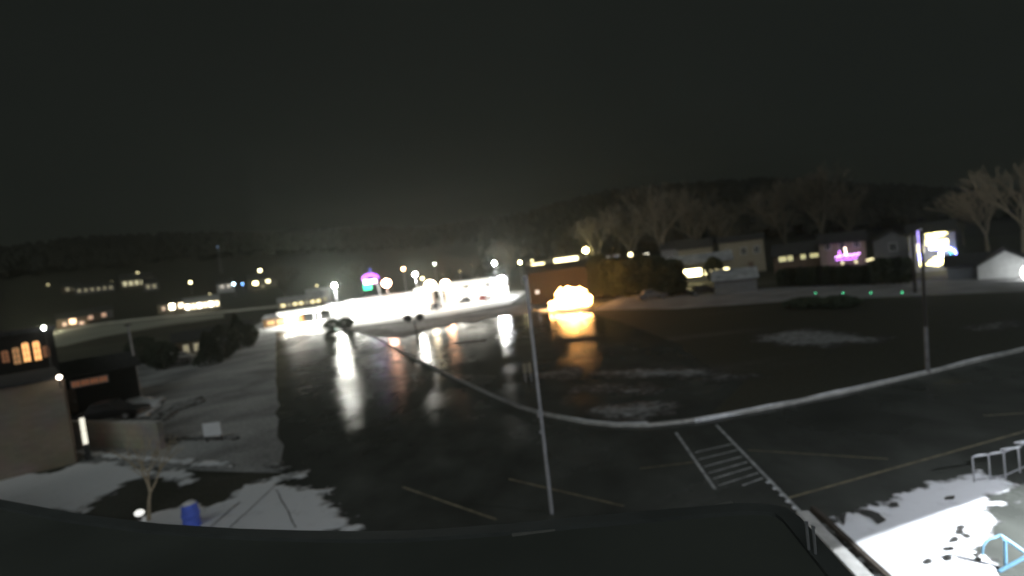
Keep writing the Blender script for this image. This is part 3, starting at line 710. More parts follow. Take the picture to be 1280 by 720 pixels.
# dark hall behind
hp = P(76, 470, 37); hp.z = 0
rzh = rz
o = thing('dark_hall', hp, rzh, 'dark hall with five arched windows behind the tan brick building', 'building')
ht = P(76, 411, 37).z
skewed(16, hp, rzh, 10, 0, ht).build('wall', M_darkw, o)
skewed(16, hp, rzh, 10, ht + .003, ht + .3, .15).build('roof', M_shing, o)
hm = Matrix.Rotation(-rzh, 3, 'Z')
for k, (px, yb, yt, mt) in enumerate([(7, 453, 438, E_dimamber), (21, 455, 434, emit('amber_mid', (1, .5, .22), .32)), (33, 452, 428, E_amber), (46.5, 450, 426, E_amber), (58, 446, 432, E_dimamber)]):
    # intersect pixel ray with the front plane of the hall
    nrm = Matrix.Rotation(rzh, 3, 'Z') @ Vector((0, -1, 0)); dr = ray(px, (yb + yt) / 2)
    t_ = (hp - Vector((0, 0, CAMH))).dot(nrm) / dr.dot(nrm)
    loc = hm @ (Vector((0, 0, CAMH)) + dr * t_ - hp); k_ = t_ * 1.0 / FPX * 1.0
    hh = (yb - yt) * t_ / FPX; ww = .34
    pts = [(-ww/2, -hh/2), (ww/2, -hh/2)] + [(ww/2 * math.cos(a), hh/2 - ww/2 + ww/2 * math.sin(a)) for a in [math.pi * i / 8 for i in range(9)]]
    fr = MB()
    n = len(pts)
    po = [(x * 1.25, z * 1.06) for x, z in pts]
    fr.add([(loc.x + x, -.06, loc.z + z) for x, z in po] + [(loc.x + x, -.004, loc.z + z) for x, z in po], [tuple(range(n)), tuple(range(n, 2 * n))[::-1]] + [(i, (i + 1) % n, n + (i + 1) % n, n + i) for i in range(n)])
    fr.box(loc.x - .02, loc.x + .02, -.135, -.105, loc.z - hh/2, loc.z + hh/2)
    for q_ in (-.2, .12): fr.box(loc.x - ww/2, loc.x + ww/2, -.13, -.108, loc.z + q_ * hh - .02, loc.z + q_ * hh + .02)
    w_ = fr.build('window', M_dark, o)
    pn = MB(); pn.add([(loc.x + x, -.10, loc.z + z) for x, z in pts] + [(loc.x + x, -.063, loc.z + z) for x, z in pts], [tuple(range(n)), tuple(range(n, 2 * n))[::-1]] + [(i, (i + 1) % n, n + (i + 1) % n, n + i) for i in range(n)])
    pn.build('pane', mt, w_)
c = P(54.5, 410, 36)
q = thing('globe_lamp', (c.x, c.y, 0), 0, 'bright white lamp on a post over the dark hall roof', 'lamp')
MB().tube((0, .05, 0), (0, .05, c.z - .1), .06, .04).build('post', M_dark, q); MB().ball((0, 0, c.z), .11, 12, (1, 1, 1.3)).build('globe', emit('globe_white', (.97, 1, .9), 40), q, smooth=True)
# cream wall
a, b = G(88, 558), G(201, 562)
rz_c = math.atan2((b - a).y, (b - a).x)
o = thing('garden_wall', a, rz_c, 'low cream block wall standing in the left snow', 'wall')
MB().box(0, (b - a).length, 0, .3, 0, 1.5).build('blockwork', M_cream, o); MB().box(-.05, (b - a).length + .05, -.05, .35, 1.503, 1.57).build('coping', M_conc, o)
# dark low house behind with dim orange windows
loc = G(118, 512)
house(loc, 6.5, 6, 3.1, 1.0, M_darkw, M_shing, 'dark low house with dim orange windows behind the cream wall', wins=row(4, .5, .6, 2.2, .45, [E_dimamber]), door=-1.5)
# white box sign on the yard
p = G(268, 552); o = thing('notice_board', p, -.05, 'blank white notice board on short legs in the gravel yard', 'sign')
MB().box(-.52, .52, -.06, .0, .35, 1.1).build('panel', mat('white_board', (0.8, 0.82, 0.86), .5, .05, 2), o)
for s in (-.42, .42): MB().box(s - .03, s + .03, .003, .06, 0, 1.1).build('leg', M_dark, o)
# blue barrel and pale lump
p = G(241, 660); o = thing('plastic_barrel', p, 0, 'bright blue plastic barrel standing in snow by the roof edge', 'barrel')
bb = MB(); prof = [(.0, .26), (.08, .28), (.2, .27), (.28, .30), (.36, .27), (.52, .30), (.66, .27), (.84, .25)]
for (z0, q0), (z1, q1) in zip(prof, prof[1:]): bb.tube((0, 0, z0), (0, 0, z1), q0, q1, n=18, cap=False)
bb.build('body', M_blue, o, smooth=False); MB().tube((0, 0, .84), (0, 0, .9), .26, .24, n=18).build('lid', M_blue, o); MB().ball((0, 0, .9), .24, 12, (1, 1, .4), .1).build('snow_cap', M_snow, o, smooth=True)
p = G(176, 652); o = thing('path_light', p, 0, 'small glowing white ground light beside the bare sapling', 'lamp')
MB().tube((0, 0, 0), (0, 0, .22), .05).build('stake', M_dark, o); MB().ball((0, 0, .34), .15, 12, (1.2, 1, .8)).build('globe', emit('path_glow', (1, 1, .95), 1.0), o, smooth=True)

# ------------------------------------------------------------------ cars
def car(loc, rz, col, label, ln=4.4, wd=1.8, ht=1.45, suv=False):
    o = thing('parked_car', loc, rz, label, 'car', 'parked cars')
    l, w2 = ln / 2, wd / 2; hb = ht * .56
    prof = [(-l, .35), (-l, hb * .85), (-l + .15, hb), (-l + (0.25 if suv else .75), hb + .02), (-l + (.5 if suv else 1.2), ht), (l - 2.0, ht), (l - 1.25, hb + .03), (l - .15, hb * .88), (l, hb * .7), (l, .35)]
    n = len(prof); mb = MB()
    def y(z): return w2 * (1 if z <= hb + .05 else .80)
    mb.v = [(x, -y(z), z) for x, z in prof] + [(x, y(z), z) for x, z in prof]
    mb.f = [tuple(range(n)), tuple(range(n, 2 * n))[::-1]] + [(i, (i + 1) % n, n + (i + 1) % n, n + i) for i in range(n)]
    mb.build('body', mat('car_' + col[0], col[1], .35, .1, 2, metal=.3), o)
    g = MB()
    for s in (-1, 1):
        g.add([(-l + 1.0, s * w2 * .96, hb + .08), (l - 1.45, s * w2 * .96, hb + .08), (l - 2.05, s * w2 * .84, ht - .08), (-l + 1.35, s * w2 * .84, ht - .08)], [(0, 1, 2, 3)])
    g.build('window', M_glass, o)
    for sx in (-l + .8, l - .85):
        for s in (-1, 1):
            wh = MB().tube((sx, s * (w2 - .2), .33), (sx, s * (w2 + .01), .33), .33, n=16).build('wheel', M_tyre, o)
            MB().tube((sx, s * (w2 + .012), .33), (sx, s * (w2 + .03), .33), .18, n=12).build('rim', M_galv, wh)
    for s in (-1, 1):
        MB().ball((l - .02, s * w2 * .7, hb * .72), .1, 8, (.5, 1.5, .8)).build('headlight', M_glass, o)
    return o
CD = ('dark', (.02, .02, .025)); CS = ('silver', (.2, .2, .21)); CW = ('white', (.5, .5, .5)); CRd = ('maroon', (.12, .02, .02))
car(G(134, 528) + Vector((0, .6, 0)), .15, CD, 'dark parked car behind the cream wall')
car(G(217, 456), .5, CS, 'silver parked car in front of the left yard evergreens')
car(G(232, 453), .5, CW, 'white parked car beside the silver one in the left yard')
car(P(584, 375, 98) * Vector((1, 1, 0)) if False else Vector((P(584, 376, 117).x, 117, 0.026)), .1, CD, 'dark car on the forecourt, left one under the canopies')
car(Vector((P(603, 374, 117).x, 117, 0.026)), .1, CRd, 'maroon car on the forecourt, right one under the canopies')
car(Vector((P(545, 380, 108).x, 108, 0.026)), 1.4, CD, 'dark car seen end on at the middle of the forecourt')
car(G(845, 369), -.1, CS, 'silver parked car along the snowy road near the garage')
car(G(880, 368), -.1, CD, 'dark parked car closest to the grey garage')
car(G(815, 374), .0, CS, 'pale parked car right of the amber lit house')

# ------------------------------------------------------------------ the brightly lit forecourt
def canopy(px, Y, wd, dp, h, label, glow, rz=0.0, fascia=None):
    p = P(px, 380, Y); p.z = 0.026
    o = thing('canopy', p, rz, label, 'canopy', 'lit canopies over the forecourt')
    MB().box(-wd/2, wd/2, -dp/2, dp/2, h, h + .8).build('roof', fascia or M_white, o)
    for sx in (-1, 1):
        for sy in (-1, 1): MB().box(sx * wd * .36 - .15, sx * wd * .36 + .15, sy * dp * .25 - .15, sy * dp * .25 + .15, 0, h - .003).build('column', M_white, o)
    MB().box(-wd * .45, wd * .45, -dp * .4, dp * .4, h - .09, h - .005).build('light_panel', glow, o)
    MB().box(-wd/2 + .1, wd/2 - .1, -dp/2 - .06, -dp/2 - .003, h + .15, h + .65).build('fascia_light', emit('fascia_glow', (1, .97, .85), 1.6), o)
    return o
PG = emit('canopy_panel_glow', (1, .97, .84), 7)
PGL = emit('low_canopy_glow', (1, .98, .88), 24)
canopy(589, 112, 10, 8, 4.6, 'lit white canopy over the two dark cars', PG)
canopy(540, 112, 6, 7, 4.2, 'narrow lit canopy under the biggest warm lamp', PG)
canopy(478, 110, 14, 7, 3.4, 'long low lit canopy below the neon sign', PGL)
canopy(432, 112, 8, 6, 3.0, 'lit canopy at the left by the round bushes', PGL)
canopy(376, 116, 9, 6, 2.6, 'lowest lit canopy beside the orange stall', PGL)
for k, (px, Y, wd, hh, lab) in enumerate([(592, 124, 13, 2.7, 'white lit shop behind the canopy with two cars'), (500, 124, 15, 3.6, 'long white lit shop behind the neon sign'), (440, 126, 11, 2.9, 'small white lit shop at the left of the forecourt'), (626, 122, 4.2, 4.6, 'tall narrow white shop front at the right end of the forecourt')]):
    p = P(px, 378, Y); p.z = .0
    house(p, wd, 7, hh, .8, M_white, M_roofsnow, lab, flat=True, name='shop', cat='shop', group='shops behind the forecourt', rz=0,
          wins=row(max(2, int(wd / 3)), 2.0, 2.9 if wd > 6 else 2.1, .7, 1.9, [emit('shop_glow', (1, .95, .8), 2.2)]), over=.25)
# two white domes of snow-laden tents
for k, (px, lab) in enumerate([(576, 'left white domed tent glowing above the canopy'), (596, 'right white domed tent, the taller, glowing above the canopy')]):
    p = P(px, 378, 118); p.z = 0
    o = thing('dome_tent', p, 0, lab, 'tent', 'domed tents on the forecourt')
    r = 1.9 + .25 * k; top = P(px, 356 - 3 * k, 118).z
    MB().ball((0, 0, top - r * .9), r, 18, (1, 1, .9)).build('cover', mat('tent_fabric', (.8, .8, .8), .7, .05, 2), o, smooth=True)
    MB().tube((0, 0, 0), (0, 0, top - r), r * .97, n=18).build('side_wall', mat('tent_fabric', (.8, .8, .8), .7, .05, 2), o)
    MB().ball((0, -r - .5, top - r), .3, 8).build('lamp_bulb', emit('tent_lamp', (1, .96, .85), 30), o)
# orange lit stall at the left
p = G(350, 412); p.y += 6
o = house(Vector((P(350, 395, 118).x, 118, 0)), 8.0, 4, 2.0, .8, mat('orange_boards', (.45, .24, .09), .8, .2, 2), M_roofsnow, 'low orange market stall with a snowy roof left of the canopies', name='market_stall', cat='stall', rz=0.05,
          wins=row(3, 1.6, 2.3, .6, .9, [emit('stall_glow', (1, .6, .25), .9)]))
# pile of floodlit bluish snow
# neon sign
t = P(464, 352, 112)
o = thing('neon_sign', (t.x, t.y, 0.026), 0, 'neon sign with purple arch, pink white panel and green lower panel', 'sign')
z = t.z
MB().tube((1.6, .3, 0), (1.3, .3, z - .5), .13).build('pole', M_galv, o)
arc_ = [(-.1 + 1.75 * math.cos(a), 0, z + .5 + 1.1 * math.sin(a)) for a in [math.pi * k / 12 for k in range(13)]]
MB().path(arc_, .17).build('arch_tube', emit('neon_purple', (.50, .12, 1), 3.2), o); MB().path([(x * .7, y, zz - .25) for x, y, zz in arc_], .10).build('arch_tube', emit('neon_purple', (.50, .12, 1), 3.2), o)
MB().box(-1.6, 1.2, -.12, .12, z - .45, z + .42).build('panel', emit('neon_pink', (1, .62, .95), 5), o)
MB().box(-1.75, -.1, -.12, .12, z - 1.7, z - .5).build('panel', emit('neon_green', (.03, .85, .38), 1.8), o)
MB().ball((.1, 0, P(465, 337, 112).z), .22, 8).build('beacon', emit('neon_blue', (.05, .08, 1), 1.0), o)
MB().tube((.1, .1, z + 1.5), (.1, .1, P(465, 337, 112).z), .05).build('mast', M_galv, o)

# ------------------------------------------------------------------ trees
def leafy(loc, h, r, label, name='evergreen_tree', cat='tree', group=None, n=900, mt=None, shape='cone', leaf=.22, seed=0):
    rnd = random.Random(seed + int(abs(loc[0]) * 10)); mt = mt or M_ever
    o = thing(name, loc, rnd.uniform(0, 6), label, cat, group)
    MB().tube((0, 0, 0), (0, 0, h * .85), max(.05, h * .025), .02, n=7).build('trunk', M_bark, o)
    mb = MB()
    for k in range(n):
        t = rnd.random() ** 1.0; z = h * (.06 + .94 * t)
        if shape == 'cone': rr = r * (1 - t) ** .8 + .06
        elif shape == 'col': rr = r * (1 - .15 * t) * math.sqrt(max(0.02, 1 - (2 * t - 1) ** 6)) + .05
        else: rr = r * math.sqrt(max(.02, 1 - (2 * t - 1) ** 2))
        a = rnd.uniform(0, 6.283); q = rr * (.55 + .5 * rnd.random() ** .6) * (1 + .22 * noise.noise(Vector((a * 1.3, z * .9, seed))))
        p = Vector((q * math.cos(a), q * math.sin(a), z)); e = leaf * rnd.uniform(.6, 1.5)
        u = Vector((rnd.gauss(0, 1), rnd.gauss(0, 1), rnd.gauss(0, .6))).normalized(); v = u.orthogonal().normalized()
        mb.v += [tuple(p - u * e), tuple(p + v * e * .5), tuple(p + u * e), tuple(p - v * e * .5)]; k0 = len(mb.v) - 4; mb.f.append((k0, k0 + 1, k0 + 2, k0 + 3))
    me = bpy.data.meshes.new('crown'); me.from_pydata(mb.v, [], mb.f); me.materials.append(mt)
    c = bpy.data.objects.new('crown', me); C.objects.link(c); c.parent = o
    return o
def bare_tree(loc, h, label, spread=.42, seed=1, levels=5, r0=None, mt=None, group=None, first=.28, cat='tree', name='bare_tree', kids=3, minr=.012):
    rnd = random.Random(seed); mt = mt or M_bark; r0 = r0 or h * .022
    o = thing(name, loc, rnd.uniform(0, 6), label, cat, group)
    tr = MB(); cr_ = MB()
    def grow(p, d, L_, r, lev):
        mb = tr if lev <= 1 else cr_
        q = p
        for s in range(3):
            d2 = (d + Vector((rnd.gauss(0, .09), rnd.gauss(0, .09), rnd.gauss(0, .05) + .03))).normalized()
            e = q + d2 * L_ / 3; mb.tube(q, e, r * (1 - .12 * s), r * (1 - .12 * (s + 1)), n=7 if lev < 2 else (5 if lev < 3 else 3), cap=False); q = e; d = d2
            if lev >= 1 and lev < levels and s < 2 and rnd.random() < .75:
                ax = Vector((rnd.gauss(0, 1), rnd.gauss(0, 1), rnd.gauss(0, .3))).normalized()
                grow(q, (d + ax * spread * 1.5).normalized(), L_ * .55, max(minr, r * .4), lev + 2)
        if lev < levels:
            k = kids if lev < 3 else 2; off = rnd.uniform(0, 6)
            for i in range(k):
                a = off + i * 6.283 / k + rnd.uniform(-.4, .4); side = Vector((math.cos(a), math.sin(a), 0))
                nd = (d + side * spread * rnd.uniform(.8, 1.5)).normalized(); nd.z = max(nd.z, .05)
                grow(q, nd.normalized(), L_ * rnd.uniform(.68, .86), max(minr, r * .6), lev + 1)
    grow(Vector((0, 0, 0)), Vector((0, 0, 1)), h * first, r0, 0)
    tr.build('trunk', mt, o); cr_.build('crown', mt if mt != M_bark else M_twig, o)
    return o
# sapling in front
bare_tree(G(186, 652), 3.5, 'small bare pale sapling in front of the cream wall', spread=.42, seed=12, levels=4, r0=.075, mt=M_pale, first=.30, kids=3, name='bare_sapling', minr=.006)
# left yard evergreens
for k, (x, y, h, r, lab) in enumerate([(262, 456, 4.2, 1.5, 'dark evergreen in the middle of the left yard'), (283, 449, 4.6, 1.7, 'dark evergreen just right of the yard car'), (300, 438, 5.5, 1.9, 'tallest dark evergreen at the right end of the left yard'),
                                   (205, 462, 3.6, 1.8, 'low broad evergreen at the left yard beside the silver car'), (180, 455, 4.0, 2.0, 'broad evergreen behind the grey metal pole'), (312, 432, 3.4, 1.5, 'small evergreen nearest the wet lot')]):
    leafy(G(x, y), h, r, lab, group='evergreens along the left yard', n=1600, seed=k, shape='cone' if k in (0, 2) else 'round', leaf=.2)
house(G(248, 447), 5.5, 6, 2.6, 1.2, M_tan, M_shing, 'tan cottage with faint windows between the left yard evergreens', wins=row(3, .6, 1.3, 1.0, 1.1, [E_dimyel]), door=-2.2)
house(G(285, 436) + Vector((0, 3, 0)), 5, 6, 2.5, 1.2, M_grey, M_shing, 'grey cottage with a tiny blue light behind the yard evergreens', wins=[(-1.6, 1, .4, .4, emit('tiny_blue', (.2, .3, 1), .35)), (.6, .9, .7, 1.2, E_dimyel)], door=1.8)
# bushes at the forecourt edge
for k, (x, y, lab) in enumerate([(416, 412, 'round dark bush at the forecourt edge, the left of two'), (432, 411, 'round dark bush at the forecourt edge beside the white streak'), ]):
    leafy(G(x, y), 1.9, 1.5, lab, name='round_bush', cat='bush', group='round bushes at the forecourt edge', n=900, shape='round', seed=k + 60, leaf=.22)
for k, (x, y, lab) in enumerate([(1008, 385, 'low dark bush in the field, left of two'), (1046, 384, 'low dark bush in the field nearest the green lights')]):
    leafy(G(x, y), 1.0, 1.9, lab, name='field_bush', cat='bush', group='low bushes in the field', n=900, shape='round', seed=k + 70, leaf=.2)
# hedge in front of the houses, right: individual arborvitae
ref = ['under the left windows', 'left of the purple lit house', 'in front of the purple lit house', 'under the purple lights', 'right of the purple lit house', 'between purple lit house and gabled house', 'in front of the gabled house', 'below the gable', 'by the gabled house corner', 'next to the thin dark pole']
n_h = 20
ORD = 'first second third fourth fifth sixth seventh eighth ninth tenth eleventh twelfth thirteenth fourteenth fifteenth sixteenth seventeenth eighteenth nineteenth last'.split()
for k in range(n_h):
    x = 978 + k * 8.2; y = 359 - (x - 975) * .026; p = G(x, y)
    hgt = (CAMH - P(x, 334 - (x - 975) * .04 - (7 if x > 1095 else 0), p.y).z); hgt = P(x, 336 - (x - 975) * .05 - (6 if x > 1095 else 0), p.y).z
    o = leafy(p, max(1.6, hgt + random.uniform(-.15, .15)), .62, 'dense dark hedge shrub along the snowy road, %s from the left end of the row' % ORD[k], name='hedge_shrub', cat='shrub', group='arborvitae hedge along the snowy road', n=900, shape='col', seed=k + 80, leaf=.16)
# dark thick evergreens in the middle (745-848)
labs = ['dark evergreen nearest the orange lights', 'dark evergreen second from the orange lights', 'dark evergreen in the middle of the block', 'dark evergreen behind the amber lit house', 'dark evergreen just left of the bright yellow porch', 'shorter dark evergreen at the left of the yellow porch']
for k, x in enumerate([752, 769, 787, 806, 825, 841]):
    p = G(x, 374); p.y += 4; p.x *= (p.y) / (p.y - 4)
    leafy(p, P(x, 318 + (k % 3) * 3, p.y).z, 2.0, labs[k], group='dark evergreens in the middle distance', n=2600, shape='col', seed=k + 120, leaf=.32)
# far deciduous bare trees
specs = [(1020, 340, 212, 110, 'tallest bare tree with a broad crown behind the hedge', 31, .42), (978, 338, 238, 115, 'broad bare tree left of the tallest one', 32, .42),
         (820, 335, 242, 130, 'wide bare tree behind the middle evergreens', 33, .45), (860, 332, 250, 135, 'bare tree above the bright yellow porch', 34, .42),
         (785, 338, 262, 150, 'smaller bare tree left of the wide one', 35, .42), (742, 340, 275, 150, 'thin bare tree beside the large yellow lamp', 36, .35),
         (1228, 335, 238, 80, 'pale bare tree behind the dark roofed house', 37, .36), (1272, 340, 212, 74, 'tall bare tree at the right edge above the white gable', 38, .3),
         (1200, 336, 248, 105, 'faint bare tree right of the festive house', 39, .38), (905, 330, 262, 150, 'bare tree behind the tan house', 40, .42), (1060, 335, 240, 130, 'bare tree behind the purple lit house', 46, .4),
         (630, 350, 296, 170, 'rounded bare tree above the right street lamp', 41, .5), (590, 356, 318, 190, 'bare tree behind the domed tents', 42, .5),
         (560, 358, 316, 200, 'faint bare tree above the orange lamp', 43, .45), (350, 374, 330, 220, 'bare tree on the slope above the market stall', 44, .45), (445, 366, 322, 220, 'bare tree behind the neon sign', 45, .45)]
for (x, yb, yt, Y, lab, sd_, sp) in specs:
    t = P(x, yt, Y); zb = terr(t.x, t.y)
    bare_tree(Vector((t.x, t.y, zb)), (t.z - zb) * (1.26 if Y < 160 else 1.1), lab, spread=sp, seed=sd_, levels=6, group='bare trees among the houses', first=.24, minr=.045 * Y / 100, kids=3, mt=mat('lamplit_far_bark', (.36, .30, .22), .9, .2, 4) if sd_ in (37, 38) else mat('grey_far_bark', (.12, .108, .085), .9, .25, 4))  # two right-hand trees have lamplight painted in as a paler bark

# woods over the hills and between the village lights: one mass
wd_ = MB(); rnd = random.Random(5)
for k in range(9000):
    a = math.radians(rnd.uniform(-58, 52)); d = rnd.uniform(440, 900) if a < -.05 else rnd.uniform(250, 900)
    x, y = d * math.sin(a), d * math.cos(a); z = terr(x, y); h = rnd.uniform(6, 11); r = h * rnd.uniform(.3, .5)
    b0 = len(wd_.v); nn = 7
    wd_.v.append((x, y, z + h))
    for ring, (rr, zz) in enumerate(((.55, .85), (1.0, .5), (.45, .12))):
        for i in range(nn):
            t = 6.283 * i / nn + ring * .4; q = r * rr * rnd.uniform(.6, 1.25)
            wd_.v.append((x + q * math.cos(t), y + q * math.sin(t), z + h * zz * rnd.uniform(.85, 1.1)))
    for i in range(nn):
        j = (i + 1) % nn; wd_.f.append((b0, b0 + 1 + i, b0 + 1 + j))
        for ring in (0, 1): wd_.f.append((b0 + 1 + ring * nn + i, b0 + 1 + (ring + 1) * nn + i, b0 + 1 + (ring + 1) * nn + j, b0 + 1 + ring * nn + j))
me = bpy.data.meshes.new('hillside_woods'); me.from_pydata(wd_.v, [], wd_.f); me.materials.append(mat('winter_woods', (0.020, 0.020, 0.016), .95, .4, .1))
o = bpy.data.objects.new('hillside_woods', me); C.objects.link(o); tag(o, 'dark winter woods covering the far hills', 'woods', kind='stuff')

# ------------------------------------------------------------------ village houses
def vh(px, pyb, Y, wd, hw, hr, wall, roof, label, **k):
    t = P(px, pyb, Y); f = 1.0
    if abs(t.z - terr(t.x, t.y)) > 1.2 and Y > 150:
        t2 = H(px, pyb)
        if t2.y < 700: f = t2.y / Y; t = t2
    t.z = terr(t.x, t.y)
    wd *= f; hw *= f; hr *= f; k['wins'] = [(a * f, b * f, c_ * f, d_ * f, m_) for a, b, c_, d_, m_ in k.get('wins', ())]
    return house(t, wd, k.pop('dp', 7), hw, hr, wall, roof, label, **k)
GR = 'village houses'
# left slope
vh(172, 360, 250, 13, 4.5, 2.5, M_tan, M_shing, 'yellow lit house on the far left slope with a glowing porch', group=GR, wins=row(5, 1.4, 2.3, 1.4, 2.0, [emit('yel4', (1, .9, .55), .8)]))
vh(190, 364, 240, 6, 4, 2, M_grey, M_shing, 'narrow dim house right of the yellow lit one on the far left slope', group=GR, wins=row(2, 1.2, 2.4, 1.2, 1.8, [E_dimyel]))
vh(120, 366, 260, 16, 3, 2, M_grey, M_shing, 'long dim house with a row of faint windows at far left', group=GR, wins=row(6, 1.2, 2.5, 1.2, 1.4, [E_dimyel]))
vh(90, 366, 265, 8, 3.5, 2, M_brown, M_shing, 'leftmost faint house on the far slope', group=GR, wins=row(2, 1.5, 3, 1.2, 1.4, [E_dimyel]))
vh(254, 388, 215, 13, 4.0, 1.4, M_white, M_roofsnow, 'brilliantly lit roadside shop on the left slope', group=GR, wins=row(6, 1.4, 2.1, .9, 1.9, [emit('shopb', (1, .86, .6), 14), emit('shopc', (1, .8, .5), 5)]), name='roadside_shop', cat='shop')
vh(216, 389, 215, 10, 3.4, 1.6, M_tan, M_shing, 'house with three round porch lights left of the roadside shop', group=GR, wins=[(-3, 1.0, 1.0, 1.4, emit('po1', (1, .7, .5), 1.0)), (0, 1.0, 1.8, 2.2, emit('po2', (1, .85, .6), 16)), (3.2, 1.2, 1.6, 1.8, emit('po3', (1, .75, .5), 6))])
vh(283, 366, 235, 7, 4.0, 2, M_white, M_shing, 'pale house lit from the side below the blue lamps', group=GR, wins=row(2, 1.4, 2.6, 2.0, 1.6, [emit('ph1', (1, .88, .75), .7)]))
vh(329, 361, 250, 13, 5.0, 2.5, M_tan, M_shing, 'tall house with two bright yellow lights below the highest lamp', group=GR, wins=[(-3, 2.2, 2.0, 1.6, emit('yb', (1, .85, .4), 12)), (2.6, 2.6, 1.8, 1.4, emit('yc', (1, .9, .55), 5)), (0, .6, 1.2, 1.2, E_dimyel)])
vh(377, 384, 195, 16, 2.6, 1.6, M_tan, M_roofsnow, 'long low building with yellow lights above the market stall', group=GR, wins=row(7, 1.3, 2.1, .9, 1.0, [emit('yd', (1, .85, .45), 2.2), E_dimyel, emit('yd', (1, .85, .45), 2.2)]))
vh(400, 378, 200, 9, 4.0, 2, M_white, M_roofsnow, 'white house with a snowy roof left of the first street lamp', group=GR, wins=row(2, 1.2, 4, 1, 1.2, [E_dimyel]))
vh(92, 408, 190, 9, 3.4, 2, M_brown, M_shing, 'brown house with pinkish orange porch lights at far left', group=GR, wins=[(-2.4, .8, 1.0, 1.2, emit('pk', (1, .6, .45), .9)), (0, 1.2, 1.8, 1.8, emit('pk2', (1, .62, .38), 3.5)), (2.4, .6, 1.2, 1.0, emit('pk', (1, .6, .45), .9))])
vh(114, 404, 200, 6, 3.2, 1.8, M_brown, M_shing, 'brown house with one dim orange window at far left', group=GR, wins=[(0, 1, 1.6, 1.4, emit('pk3', (1, .6, .4), .7))])
vh(131, 401, 205, 6, 3.2, 1.8, M_grey, M_shing, 'grey house with one dim orange window beyond the leaning pole', group=GR, wins=[(0, 1, 1.4, 1.4, emit('pk3', (1, .6, .4), .7))])
# centre
vh(676, 342, 165, 9, 4.2, 1.6, M_tan, M_shing, 'shop with a bright yellow sign right of the forecourt', group=GR, flat=True, name='shop', cat='shop', wins=[(-.6, 2.0, 4.2, 1.4, emit('ya', (1, .86, .45), 6)), (-3.9, 1.6, .8, .8, E_paleyel)])
vh(709, 338, 160, 11, 4.6, 1.6, M_tan, M_shing, 'shop with the longest bright yellow sign below the large yellow lamp', group=GR, flat=True, name='shop', cat='shop', wins=[(0, 2.8, 7.4, 1.1, emit('yaa', (1, .88, .5), 7))])
# orange display
vo = P(716, 384, 82); vo.z = 0
house(P(706, 384, 92) * Vector((1, 1, 0)), 12, 7, 5.6, 1.2, M_redb, M_shing, 'dark brick house behind the orange glowing trees', group=GR, rz=.0, wins=[(-4.6, 1.9, .5, .5, emit('bw', (.8, .9, 1), 1.5))])
E_or = emit('orange_bulbs', (1, .46, .13), 200)
def lit_bush(px, pyt, Y, r, label, nb, kmul=1.0):
    t = P(px, pyt, Y); o = thing('lit_shrub', (t.x, t.y, 0), 0, label, 'shrub', 'shrubs wrapped in orange lights')
    h = t.z; mb = MB(); rn = random.Random(px)
    for k in range(700):
        a = rn.uniform(0, 6.283); u = rn.uniform(-1, 1); q = math.sqrt(1 - u * u) * r * rn.uniform(.7, 1); z = h / 2 + u * h / 2
        p = Vector((q * math.cos(a), q * math.sin(a), z)); e = .14; uu = Vector((rn.gauss(0, 1), rn.gauss(0, 1), rn.gauss(0, 1))).normalized(); v = uu.orthogonal()
        mb.add([p - uu * e, p + v * e, p + uu * e, p - v * e], [(0, 1, 2, 3)])
    mb.build('crown', M_ever, o)
    lb = MB(); cs_ = []
    for k in range(nb):
        a = 2.4 * k; u = -0.95 + 1.9 * k / nb; q = math.sqrt(1 - u * u) * r * rn.uniform(.75, 1.35)
        cs_.append(Vector((q * math.cos(a), q * math.sin(a), h / 2 + u * h / 2 * rn.uniform(.9, 1.15)))); lb.ball(cs_[-1], .085 * kmul, 6)
    lb.path(cs_, .008, n=4)
    lb.build('light_string', E_or, o)
    MB().tube((0, 0, 0), (0, 0, h * .4), .08).build('trunk', M_bark, o)
lit_bush(702, 361, 80, .85, 'orange lit shrub at the left of the glowing cluster', 70)
lit_bush(712, 359, 79, 1.05, 'orange lit shrub in the middle of the glowing cluster, the tallest', 95)
lit_bush(723, 360, 80, 1.05, 'orange lit shrub right of the tallest glowing one', 95)
lit_bush(731, 368, 79, .75, 'smallest orange lit shrub at the right of the cluster', 55)
lit_bush(690, 376, 78, .5, 'low orange lit shrub at the far left of the glowing cluster', 30)
snow_sheet([(668, 389), (700, 381), (738, 381), (740, 388), (700, 394)], z=.018, amp=.6, seed=91, seg=.8)
# orange small lights to the right
vh(797, 372, 90, 8, 2.7, 1.2, M_brown, M_shing, 'low brown house with amber lights below the dark evergreens', group=GR, wins=[(-2.6, .8, .5, .6, E_dimyel), (-.4, .6, .8, 1.1, emit('am1', (1, .55, .12), 1.6)), (.9, .9, .6, .4, emit('am2', (1, .6, .3), .8)), (2.0, 1.0, .9, .4, emit('am2', (1, .6, .3), .8))])
vh(858, 371, 84, 4.2, 2.0, 1.6, M_brown, M_shing, 'small shed with a gabled roof left of the grey garage', gable_front=True, name='shed', cat='shed', group=GR) if False else vh(842, 368, 84, 4.2, 1.6, 1.4, M_grey, M_shing, 'small grey gabled shed left of the garage', gable_front=True, name='shed', cat='shed')
